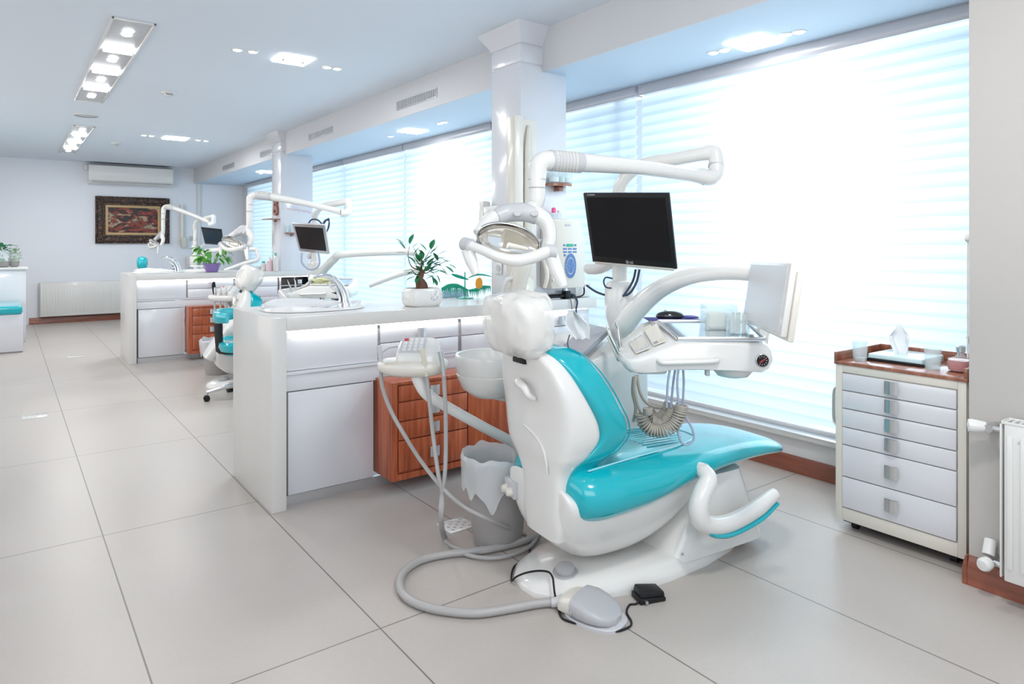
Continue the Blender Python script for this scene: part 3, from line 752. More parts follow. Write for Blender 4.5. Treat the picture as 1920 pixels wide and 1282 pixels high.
# scaler, charger and cable on the counter right of the pillar
Z = h
r = thing('handheld_scaler', 'black handheld scaler lying on the counter below the control box', 'handpiece', (2.66, 3.178, h))
a, c = onZ(1012, 556, h + .02), onZ(1050, 551, h + .02)
a.y = c.y = 3.182
mk('handle', MB().tube([a, a.lerp(c, .35), a.lerp(c, .8), c], [.009, .013, .011, .007], 10, 3), BLACK, r)
mk('rest', B(a.x + .01, a.x + .12, 3.165, 3.198, h, h + .011, .003), GREYPL, r)
mk('tip', MB().tube([a, a + V((-.03, 0, -.006))], [.006, .002], 8), STEEL, r)
r = thing('charger_block', 'small black charger block with trailing cables on the counter edge', 'charger', (2.875, 3.18, h))
x = onY(1062, 553, 3.18).x
mk('block', B(x - .022, x + .022, 3.162, 3.197, h, h + .05, .004), BLACK, r)
mk('cable', MB().tube([(x + .02, 3.17, h + .03), (x + .05, 3.16, h + .02), (x + .065, 3.15, h - .02), (x + .055, 3.150, h - .07), (x + .058, 3.150, h - .16)], .006, 8, 5), CABLE, r)
mk('cable', MB().tube([(x - .005, 3.163, h + .02), (x + .01, 3.153, h - .0), (x + .02, 3.150, h - .06), (x + .03, 3.150, h - .14)], .0025, 6, 5), CABLE, r)
mk('cable', MB().tube([(x + .02, 3.18, h + .01), (x + .07, 3.19, h + .006), (x + .13, 3.19, h + .010), (x + .16, 3.19, h + .03), (x + .155, 3.19, h + .09)], .005, 8, 5), BLACK, r)
r = thing('sterile_box', 'low white box at the right end of the near counter', 'box', (2.98, 3.24, h))
mk('body', B(2.92, 3.045, 3.215, 3.30, h, h + .075, .006), WHITE, r); mk('lid', B(2.915, 3.05, 3.21, 3.305, h + .075, h + .092, .005), WHITE, r)

# purple pot plant and bottles on the far counter
h2 = .93; p = onZ(396, 514, h2)
p = V((1.86, 8.14, h2))
r = thing('potted_plant', 'leafy bright green plant in a purple pot on the far counter', 'plant', p)
mk('pot', MB().lathe([(.055, 0), (.062, .004), (.095, .085), (.10, .098), (.094, .10), (.088, .088)], p, 28), PURPLE, r)
mk('soil', MB().lathe([(.001, .092), (.088, .089)], p, 20), SOIL, r)
R = random.Random(11); st = MB(); fo = MB()
for k in range(15):
    a = R.uniform(0, 2 * pi); e = V((p.x + .15 * cos(a) * R.uniform(.3, 1), p.y + .11 * sin(a), p.z + R.uniform(.15, .28)))
    st.tube([p + V((.03 * cos(a), .03 * sin(a), .09)), p.lerp(e, .5) + V((0, 0, .06)), e], [.004, .003, .002], 6, 3)
    for j in range(7):
        q = V((cos(a) + R.uniform(-.9, .9), sin(a) + R.uniform(-.9, .9), R.uniform(-.7, .5))); leaf(fo, e + q * .01, q, R.uniform(.07, .11), .42, .35)
mk('stems', st, LIME, r); mk('foliage', fo, LIME, r)
def bottle(name, label, px, prof, m, capm, cap, y=8.12, hh=h2, group='toiletry bottles on the far counter'):
    q = onY(px, 514, y); q.z = hh
    r = thing(name, label, 'bottle', q, group=group)
    mk('body', MB().lathe(prof, q, 18), m, r); mk('cap', MB().lathe(cap, q, 14), capm, r)
bottle('bottle', 'short white bottle, first of the row on the far counter', 494, [(.03, 0), (.032, .01), (.032, .08), (.02, .095)], WHITE, TURQ, [(.02, .095), (.02, .115), (.001, .117)])
bottle('bottle', 'pale pink bottle on the far counter before the second pillar', 506, [(.034, 0), (.036, .01), (.036, .12), (.015, .14)], PINKP, WHITE, [(.014, .14), (.014, .165), (.001, .166)], 7.975 + .06)
bottle('bottle', 'tall white bottle with green front on the far counter', 517, [(.027, 0), (.029, .01), (.029, .16), (.012, .18)], WHITE, TURQ, [(.012, .18), (.012, .215), (.001, .216)], 7.97)
r = thing('paper_box', 'small white carton with blue end beside the bottles', 'box', (2.36, 8.2, h2))
mk('body', B(2.31, 2.40, 8.17, 8.25, h2, h2 + .055, .004), WHITE, r); mk('label', B(2.40, 2.42, 8.17, 8.25, h2, h2 + .055, .004), mat('sky_blue', (.10, .45, .70), .4), r)
# small strip sign by the far conduit
r = thing('wall_plaque', 'small pale green plaque on the far wall beside the pipe', 'plaque', (2.66, YF, 1.3))
mk('plate', B(2.565, 2.685, YF - .012, YF, 1.30, 1.39, .003), mat('plaque', (.62, .66, .58), .5), r)
b = MB()
for i in range(3): b.box(2.575, 2.675, YF - .016, YF - .011, 1.315 + i * .024, 1.325 + i * .024)
mk('stripes', b, GREYT, r)
r = thing('narrow_wall_cabinet', 'narrow cream vertical cabinet strip on far wall beside the pipe', 'cabinet', (2.6, YF - .1, 0))
mk('body', B(2.50, 2.66, YF - .16, YF, 0, 1.02, .006), WALLW, r); mk('door', B(2.51, 2.65, YF - .172, YF - .16, .02, 1.0, .003), GREYPL, r)

# ---------------------------------------------------------------- things on the pillars
def shelf_round(c, rad_, label):
    r = thing('wall_shelf', label, 'shelf', c)
    N = 20; pts = [V((c[0] + rad_ * cos(-pi * k / N), c[1] + rad_ * .9 * sin(-pi * k / N), c[2])) for k in range(N + 1)]
    mk('board', MB().prism(pts, (0, 0, .016)), WALNUT, r); mk('bracket', B(c[0] - .02, c[0] + .02, c[1] - .05, c[1], c[2] - .03, c[2], .004), WALNUT, r)
YP = 3.205
shelf_round((2.745, YP, 1.605), .105, 'half round red-brown shelf on the first pillar')
for dx, rr, hh, lb in ((-.055, .034, .075, 'clear glass jar, left of three on the half round shelf'), (.0, .03, .085, 'clear glass jar, middle of three on the half round shelf'), (.055, .034, .075, 'clear glass jar, right of three on the half round shelf')):
    q = V((2.745 + dx, YP - .045, 1.621))
    r = thing('glass_jar', lb, 'jar', q, group='jars on the half round shelf')
    mk('body', MB().lathe([(rr * .9, 0), (rr, .006), (rr, hh * .8), (rr * .8, hh), (rr * .74, hh), (rr * .92, hh * .78), (rr * .9, .01), (.001, .006)], q, 20, cap=False), CLEAR, r)
    mk('contents', MB().lathe([(rr * .85, .008), (rr * .88, hh * .5), (.001, hh * .55)], q, 16), mat('mint_cotton', (.55, .75, .68), .7) if dx == 0 else TISSUE, r)
shelf_round((2.70, YP, 1.37), .085, 'small half round shelf on the first pillar behind the control box')
q = V((2.693, YP - .04, 1.386)); r = thing('spray_bottle', 'small clear bottle with pink cap on the pillar shelf', 'bottle', q)
mk('body', MB().lathe([(.02, 0), (.021, .005), (.021, .045), (.012, .055)], q, 16), CLEAR, r); mk('cap', MB().lathe([(.014, .055), (.014, .08), (.008, .086), (.001, .087)], q, 14), PINK, r)
q = V((2.735, YP - .04, 1.386)); r = thing('spray_bottle', 'small plain clear bottle beside the pink capped one on the pillar shelf', 'bottle', q)
mk('body', MB().lathe([(.017, 0), (.018, .005), (.018, .05), (.01, .058)], q, 16), CLEAR, r); mk('cap', MB().lathe([(.011, .058), (.011, .07), (.001, .071)], q, 14), WHITE, r)
# white dispenser on the pillar's room side
r = thing('paper_dispenser', 'white wall dispenser on the room side of the first pillar', 'dispenser', (2.43, 3.42, 1.34))
mk('body', B(2.395, 2.467, 3.34, 3.50, 1.345, 1.485, .01), WHITE, r); mk('display', B(2.392, 2.396, 3.355, 3.44, 1.42, 1.455, .002), DGREY, r)
mk('side_clip', B(2.40, 2.46, 3.505, 3.56, 1.33, 1.52, .012), WHITE, r)
r = thing('electrical_socket', 'small white socket plate low on the pillar above the counter', 'socket', (2.46, 3.4, 1.1))
mk('plate', B(2.459, 2.467, 3.39, 3.46, 1.06, 1.14, .004), WHITE, r); mk('insert', MB().lathe([(.02, .0), (.02, .004), (.001, .004)], (2.459, 3.425, 1.10), 18, axis=(-1, 0, 0)), GREYPL, r)
# second pillar: carved ornament and shelves
r = thing('carved_ornament', 'oval carved brown wooden ornament hung on the second pillar', 'ornament', (2.57, 8.12, 1.55))
b = MB(); N = 28
def vio(t):
    return .072 * (1 - .30 * math.exp(-((t - .55) / .10) ** 2)) * math.sqrt(max(0, 1 - (2 * t - 1) ** 6)) * (.80 + .2 * (1 - t))
pts = []
for k in range(25): t = k / 24; pts.append((vio(t), 1.585 + .235 * t))
out = [V((2.584, 8.12 - w, z)) for w, z in pts] + [V((2.584, 8.12 + w, z)) for w, z in pts[::-1][1:-1]]
b.prism(out, (-.03, 0, 0)); mk('body', b, WALNUT, r)
b = MB()
for z in (1.64, 1.72, 1.77): b.ell((2.553, 8.12, z), (.012, .03, .02), 10, 6)
mk('carving', b, BARK, r)
r = thing('wall_shelf', 'thin dark shelf under the carved ornament on the second pillar', 'shelf', (2.53, 8.13, 1.54))
mk('board', B(2.46, 2.584, 8.0, 8.31, 1.535, 1.548, .002), WALNUT, r); mk('bracket', B(2.56, 2.584, 8.14, 8.17, 1.51, 1.535), WALNUT, r)
r = thing('wall_shelf', 'thin dark shelf with tiny glasses on the second pillar front', 'shelf', (2.68, 7.96, 1.38))
mk('board', B(2.625, 2.80, 7.90, 7.99, 1.37, 1.383, .002), WALNUT, r); mk('bracket', B(2.70, 2.72, 7.95, 7.99, 1.34, 1.37), WALNUT, r)
for i, x in enumerate((2.65, 2.70)):
    q = V((x, 7.945, 1.383)); r = thing('small_glass', ('left' if i == 0 else 'right') + ' tiny clear glass on the second pillar shelf', 'glass', q, group='tiny glasses on the pillar shelf')
    mk('bowl', MB().lathe([(.014, 0), (.016, .05), (.021, .09), (.018, .09), (.013, .05), (.001, .01)], q, 16, cap=False), CLEAR, r); mk('foot', MB().lathe([(.018, 0), (.018, .004), (.001, .005)], q, 14), CLEAR, r)
r = thing('pink_garland', 'faint pink decoration strip on the second pillar front', 'decoration', (2.80, 7.985, 1.66))
b = MB()
for k in range(9): b.ell((2.67 + k * .033, 7.984, 1.665 - .004 * k + .006 * (k % 2)), (.012, .006, .012), 8, 5)
mk('beads', b, PINKP, r); mk('string', MB().tube([(2.66, 7.986, 1.668), (2.95, 7.986, 1.632)], .003, 6), PINKP, r)

# ---------------------------------------------------------------- drawer trolley by the pier
X0, X1, Y0, Y1 = 2.925, 3.34, 1.018, 1.525
t = thing('drawer_trolley', 'white six drawer trolley with dark wood tray top beside the pier', 'trolley', ((X0 + X1) / 2, (Y0 + Y1) / 2, 0))
b = MB()
b.box(X0 + .01, X1, Y0, Y1, .045, .722, .004)
b.box(X0, X0 + .01, Y0, Y0 + .03, .045, .722, .002).box(X0, X0 + .01, Y1 - .03, Y1, .045, .722, .002).box(X0, X0 + .01, Y0 + .03, Y1 - .03, .69, .722, .002).box(X0, X0 + .01, Y0 + .03, Y1 - .03, .045, .10, .002)
mk('carcass', b, CREAM, t)
mk('plinth', B(X0 + .03, X1 - .02, Y0 + .02, Y1 - .02, .03, .045), BLACK, t)
for x in (X0 + .06, X1 - .06):
    for y in (Y0 + .06, Y1 - .06):
        mk('castor', MB().tube([(x, y - .012, .018), (x, y + .012, .018)], .018, 14), BLACK, t)
zz = [.688, .612, .534, .453, .376, .238, .103]
for i in range(6):
    d = mk('drawer', B(X0 - .006, X0 + .01, Y0 + .033, Y1 - .033, zz[i + 1] + .002, zz[i] - .002, .002), LACQ, t)
    mk('handle', square_handle(MB(), (X0 - .006, 1.283, (zz[i] + zz[i + 1]) / 2 + (.004 if i > 3 else .008)), .052, 'x'), STEEL, d)
for y, d in ((Y0 - .0, -1), (Y1, 1)):
    b = MB(); y_ = y
    b.tube([(X0 + .035, y_, .62), (X0 + .035, y_ + d * .022, .60), (X0 + .035, y_ + d * .026, .53), (X0 + .035, y_ + d * .022, .46), (X0 + .035, y_, .44)], [(.012, .006)] * 5, 10, 5, flat=(1, 0, 0))
    mk('side_handle', b, STEEL, t)
b = MB().box(X0 - .006, X1 + .004, Y0 - .006, Y1 + .004, .722, .738, .002)
b.box(X1 - .008, X1 + .004, Y0 - .006, Y1 + .004, .738, .775, .002).box(X0 - .006, X1, Y1 - .008, Y1 + .004, .738, .775, .002).box(X0 - .006, X1, Y0 - .006, Y0 + .008, .738, .775, .002)
mk('tray_top', b, WALNUT, t)
zt = .7385
r = thing('tissue_tray', 'flat glass tissue tray with white tissue on the trolley', 'tissue box', (3.13, 1.34, zt))
mk('tray', MB().box(3.04, 3.26, 1.22, 1.44, zt, zt + .03, .006), mat('aqua_glass', (.62, .80, .84), .15, coat=.4), r)
mk('rim', frame(MB(), 0, 1, 0, 1, .01, 0, 0) if False else MB().box(3.03, 3.042, 1.21, 1.45, zt, zt + .012, .002), BLACK, r)
def tissue(b, c, w, hgt, seed, lean):
    R = random.Random(seed); n = 9; m = 7
    g = []
    for j in range(m):
        t_ = j / (m - 1); row = []
        for i in range(n):
            u = i / (n - 1) - .5
            wd = w * (.45 + .75 * t_ if t_ < .6 else .9 - .75 * (t_ - .6) / .4 * .8)
            row.append(V(c) + V(lean) * t_ + V((u * wd * C, -u * wd * S, hgt * t_ * (1 - .18 * abs(u)))) + V((S, C, 0)) * (.022 * sin(u * 11 + seed + 2 * t_) * (.4 + t_)))
        g.append(row)
    vs = [[b.v(p) for p in row] for row in g]
    for j in range(m - 1):
        for i in range(n - 1): b.b.faces.new([vs[j][i], vs[j][i + 1], vs[j + 1][i + 1], vs[j + 1][i]])
    return b
mk('tissue', tissue(MB(), (3.14, 1.34, zt + .028), .13, .13, 2, (.02, .03, 0)), TISSUE, r)
for (x, y), lb in (((3.0, 1.455), 'clear glass tumbler left of the tissue tray on the trolley'), ((3.03, 1.175), 'clear cut glass tumbler right of the tissue tray on the trolley')):
    q = V((x, y, zt)); r = thing('glass_tumbler', lb, 'glass', q, group='glass tumblers on the trolley')
    mk('body', MB().lathe([(.026, 0), (.028, .004), (.033, .085), (.030, .085), (.025, .012), (.001, .010)], q, 14, cap=False), CLEAR, r)
    mk('base', MB().lathe([(.024, .001), (.025, .011), (.001, .011)], q, 14), CLEAR, r)
q = V((3.06, 1.085, zt))
r = thing('perfume_bottle', 'squat glass bottle of red liquid on the trolley near the pier', 'bottle', q)
mk('body', MB().lathe([(.035, 0), (.044, .006), (.048, .03), (.044, .05), (.020, .058), (.016, .064)], q, 24), CLEAR, r)
mk('liquid', MB().lathe([(.033, .002), (.042, .007), (.046, .03), (.043, .046), (.001, .047)], q, 24), REDLIQ, r)
mk('neck', MB().lathe([(.012, .062), (.012, .075), (.016, .078), (.018, .10), (.012, .106), (.001, .108)], q, 16), CHROME, r)
q = V((3.20, 1.062, zt)); r = thing('dark_pen', 'dark pen leaning in the trolley corner by the pier', 'pen', q)
mk('barrel', MB().tube([q + V((0, 0, .002)), q + V((-.05, .03, .13))], .006, 8), BLACK, r); mk('clip', MB().tube([q + V((-.048, .024, .125)), q + V((-.034, .015, .09))], .002, 6), STEEL, r)
# shelf or hook seen at the blind's right edge
r = thing('blind_control', 'small white blind control knob at the pier edge', 'knob', (2.95, 1.02, 1.27))
mk('knob', MB().lathe([(.014, 0), (.018, .012), (.016, .03), (.001, .036)], (2.90, .98, 1.273), 16, axis=(0, 1, 0)), WHITE, r); mk('cord', MB().tube([(2.90, 1.005, 1.27), (2.90, 1.005, .82)], .0035, 8), WHITE, r)
# ================================================================== TREATMENT BAYS
def sring(c, ux, uy, a, b, n, N, ph=0.):
    c, ux, uy = V(c), V(ux), V(uy)
    return [c + ux * (a * sup(2 * pi * k / N + ph, n)) + uy * (b * sup(2 * pi * k / N + ph - pi / 2, n)) for k in range(N)]
def interp(tab, n, t):
    """Catmull-Rom through table rows, n samples"""
    out = []
    m = len(tab) - 1
    for i in range(n):
        u = i / (n - 1) * m; k = min(int(u), m - 1); f = u - k
        a, b, c, d = tab[max(k - 1, 0)], tab[k], tab[k + 1], tab[min(k + 2, m)]
        out.append([.5 * (2 * q + (r - p) * f + (2 * p - 5 * q + 4 * r - s) * f * f + (3 * q - p - 3 * r + s) * f ** 3) for p, q, r, s in zip(a, b, c, d)])
    return out

def dental_chair(loc, rz, label, tilt=0., covered=True, full=True):
    r = thing('dental_chair', label, 'dental chair', loc, rz)
    X, Y, Z = V((1, 0, 0)), V((0, 1, 0)), V((0, 0, 1))
    L = dict(local=True)
    # ---- seat and leg rest
    tab = [(-.025, .42, .34, .14), (-.016, .445, .295, .20), (.015, .462, .262, .244), (.11, .470, .252, .266), (.30, .466, .272, .270), (.48, .462, .312, .258), (.66, .456, .338, .240), (.84, .446, .345, .218), (1.0, .425, .338, .192), (1.12, .392, .325, .158), (1.185, .362, .318, .115), (1.21, .345, .322, .06)]
    rings = []
    for x, zt, zb, w in interp(tab, 46, 0):
        rings.append([V((x, y_, z_)) for y_, z_ in [(w * sup(2 * pi * k / 40, 2.8), (zt + zb) / 2 + (zt - zb) / 2 * sup(2 * pi * k / 40 - pi / 2, 2.4)) for k in range(40)]])
    seat = mk('seat', MB().loft(rings), TEAL, r, **L)
    ins = MB()
    for k in range(9):
        y = -.10 + .025 * k; x1 = .635 - 1.0 * max(0, abs(y + .0) - .045)
        ins.tube([(.40, y, .4632), (.48, y, .4615), (x1, y, .4565)], .0030, 8)
    mk('ribbed_insert', ins, mat('teal_rib_highlight', (.12, .55, .64), .14, coat=.6), seat, **L)  # paler teal paints the seat's reflections onto the ribs
    pp = [(.05, -.185, .455), (.30, -.165, .463), (.52, -.14, .461), (.67, -.085, .457), (.70, -.03, .456), (.70, .03, .456), (.67, .085, .457), (.52, .14, .461), (.30, .165, .463)]
    mk('piping', MB().tube([(x, y, z - .0015) for x, y, z in pp], .0032, 8, 5), mat('teal_piping_highlight', (.35, .72, .80), .12, coat=.6), seat, **L)  # near-white teal paints the highlight along the raised seat edge
    # ---- upholstery base shell
    tab = [(-.050, .395, .27, .19), (-.043, .40, .215, .222), (-.01, .385, .165, .238), (.10, .35, .10, .247), (.30, .345, .092, .247), (.46, .36, .13, .236), (.60, .375, .20, .212), (.72, .375, .275, .17), (.79, .365, .325, .11)]
    rings = []
    for x, zt, zb, w in interp(tab, 34, 0):
        ring = []
        for k in range(40):
            z = (zt + zb) / 2 + (zt - zb) / 2 * sup(2 * pi * k / 40 - pi / 2, 3.2); f = (z - zb) / (zt - zb)
            ring.append(V((x, w * (.52 + .48 * max(0, f) ** .75) * sup(2 * pi * k / 40, 4.5), z)))
        rings.append(ring)
    mk('seat_shell', MB().loft(rings), WHITE, r, **L)
    # ---- backrest: shell and cushion
    tab = [(.205, -.060, .015, 0, .105), (.26, -.064, .022, 0, .120), (.335, -.066, .012, .050, .116), (.40, -.068, .0, .062, .118), (.455, -.070, .020, .115, .144), (.505, -.076, .075, .185, .190), (.555, -.078, .115, .220, .212), (.61, -.080, .108, .212, .220), (.67, -.084, .075, .180, .220), (.74, -.095, .030, .140, .210), (.80, -.107, -.005, .105, .185), (.845, -.118, -.035, .070, .150), (.872, -.115, -.055, .030, .10)]
    q = MX.Translation((.02, 0, .36)) @ MX.Rotation(-tilt, 4, 'Y') @ MX.Translation((-.02, 0, -.36))
    yo = lambda z: -.038 * max(0, min(1, (.52 - z) / .12))
    rings = []
    for z, xb, xs, xc, w in interp(tab, 46, 0):
        rings.append(sring((( xb + xs) / 2, yo(z), z), X, Y, (xs - xb) / 2, w, 4.0, 44))
    back = mk('backrest', MB(q).loft(rings), WHITE, r, **L)
    rings = []
    for z, xb, xs, xc, w in interp(tab[2:], 42, 0):
        a0 = xs - .035
        rings.append(sring(((a0 + xc) / 2, yo(z), z + .006), X, Y, (xc - a0) / 2, w + .003, 6.0, 52))
    mk('back_cushion', MB(q).loft(rings), TEAL, r, **L)
    b = MB(q); L1 = []
    for z, xb, xs, xc, w in interp(tab[2:], 40, 0): L1.append((xc - .010, yo(z) - w - .002, z + .006))
    b.tube(L1, .0028, 6); b.tube([(x, 2 * yo(z - .006) - y, z) for x, y, z in L1], .0028, 6)
    mk('cushion_seam', b, TEALD, back, **L)
    b = MB(q); b.tube([(-.090, .03, .745), (-.118, .015, .752), (-.128, -.015, .750), (-.125, -.045, .738), (-.118, -.06, .715), (-.095, -.062, .700)], [.010, .014, .015, .014, .012, .010], 12, 5)
    mk('lever', b, WHITE, back, **L)
    b = MB(q); b.tube([(-.080, .045, .585), (-.0815, .005, .582), (-.079, -.05, .562), (-.077, -.09, .53), (-.075, -.108, .485), (-.074, -.112, .44)], [.002, .006, .007, .007, .006, .002], 10, 5)
    mk('moulded_rib', b, WHITE, back, **L)
    # ---- headrest
    hq = q @ MX.Translation((-.125, 0, .965)) @ MX.Rotation(rad(-8), 4, 'Y')
    b = MB(q); b.box(-.125, -.095, -.04, .04, .82, .92, .004); mk('headrest_bar', b, BLACK, r, **L)
    b = MB(hq); rings = []
    for z, a in [(-.088, .25), (-.08, .62), (-.06, .86), (-.02, 1), (.03, 1.0), (.065, .86), (.082, .6), (.088, .25)]: rings.append(sring((.0, 0, z), X, Y, .072 * a, .125 * (.55 + .45 * a), 2.7, 36))
    hr = mk('headrest', b.loft(rings), CREAM if covered else TEAL, r, **L)
    if covered:
        b = MB(hq); rings = []
        for z, a in [(-.112, .42), (-.104, .62), (-.085, .88), (-.05, 1.03), (0, 1.08), (.05, 1.05), (.08, .98), (.098, .90), (.106, .55), (.108, .15)]: rings.append(sring((.0, 0, z), X, Y, .088 * a, .150 * (.4 + .6 * a) if z < 0 else .150 * a, 3.0, 60))
        b.loft(rings); bmesh.ops.subdivide_edges(b.b, edges=b.b.edges[:], cuts=1, use_grid_fill=True)
        b.jitter(.012, 9, 3.1); b.jitter(.007, 24, 7.7); b.crease(.006, 17, 1.3)
        mk('plastic_cover', b, FILM, hr, ang=55, **L)
    if not full: return r
    # ---- base
    out = [(-.11, 0), (-.10, -.07), (-.05, -.14), (.05, -.195), (.20, -.225), (.40, -.232), (.60, -.215), (.78, -.175), (.93, -.115), (1.02, -.055), (1.045, 0)]
    out = out + [(x, -y) for x, y in out[-2:0:-1]]
    cx_ = .42
    def oring(s_, z, d=0.): return [V((cx_ + (x - cx_) * s_ + d, y * s_, z)) for x, y in out]
    mk('base', MB().loft([oring(1.0, 0), oring(1.0, .014), oring(.985, .024), oring(.96, .034), oring(.90, .052), oring(.80, .062), oring(.3, .064)]), WHITE, r, ang=50, **L)
    b = MB(); rings = []
    for t in range(13):
        u = t / 12; z = .040 + .29 * u
        x0, x1 = .425 + .20 * u, .965 - .10 * u; w = .218 - .035 * u
        rings.append(sring(((x0 + x1) / 2, 0, z), X, Y, (x1 - x0) / 2, w * (1 - .0 * u), 7 - 2 * u, 52))
    fc = mk('lift_cover', b.loft(rings), WHITE, r, **L)
    b = MB(); b.ell((.475, -.214, .075), (.005, .004, .005), 8, 6); mk('screws', b, DGREY, fc, **L)
    sw = mk('floor_button', MB().lathe([(.048, 0), (.048, .010), (.044, .014), (.038, .015)], (.03, -.075, .050), 28, axis=(-.12, -.1, 1)), DGREY, r, **L)
    mk('button', MB().lathe([(.034, .014), (.036, .024), (.033, .033), (.02, .036), (.001, .037)], (.03, -.075, .050), 26, axis=(-.12, -.1, 1)), DGREY, sw, **L)
    # ---- rear socket plate with two knobs
    pm = MX.Translation((-.052, .170, .305)) @ MX.Rotation(rad(-8), 4, 'Z') @ MX.Rotation(rad(-4), 4, 'Y')
    pl = mk('socket_plate', MB(pm).box(-.010, .02, -.045, .045, -.032, .032, .004), GREYPL, r, **L)
    for y in (-.022, .022):
        mk('knob', MB(pm).lathe([(.017, 0), (.017, .008), (.014, .018), (.012, .021), (.001, .022)], (-.009, y, -.006), 18, axis=(-1, 0, 0)), CREAM, pl, **L)
    # ---- arm rest, J shaped, lowered forward
    pts = [(.535, -.262, .392), (.525, -.295, .372), (.487, -.30, .33), (.468, -.30, .28), (.480, -.30, .235), (.53, -.30, .203), (.61, -.30, .19), (.70, -.30, .197), (.80, -.30, .218), (.895, -.30, .252)]
    arm = mk('armrest', MB().tube(pts, [.030, .034, .036, .037, .037, .036, .034, .033, .032, .024], 18, 6), WHITE, r, **L)
    pts2 = [(x, y - .004, z - .026) for x, y, z in [(.495, -.30, .222), (.54, -.30, .196), (.61, -.30, .183), (.70, -.30, .189), (.80, -.30, .209), (.893, -.30, .245)]]
    mk('underside_trim', MB().tube(pts2, [(.008, .02), (.013, .029), (.013, .029), (.013, .029), (.012, .028), (.007, .02)], 14, 6, flat=(0, 0, 1)), TEAL, arm, **L)
    mk('pivot', MB().tube([(.535, -.20, .395), (.535, -.27, .395)], [.024, .028], 16), WHITE, arm, **L)
    pts = [(.58, .25, .38), (.545, .288, .36), (.52, .29, .30), (.56, .29, .235), (.68, .29, .215), (.86, .29, .25)]
    mk('armrest', MB().tube(pts, [.028, .034, .036, .035, .033, .024], 14, 5), WHITE, r, **L)
    return r

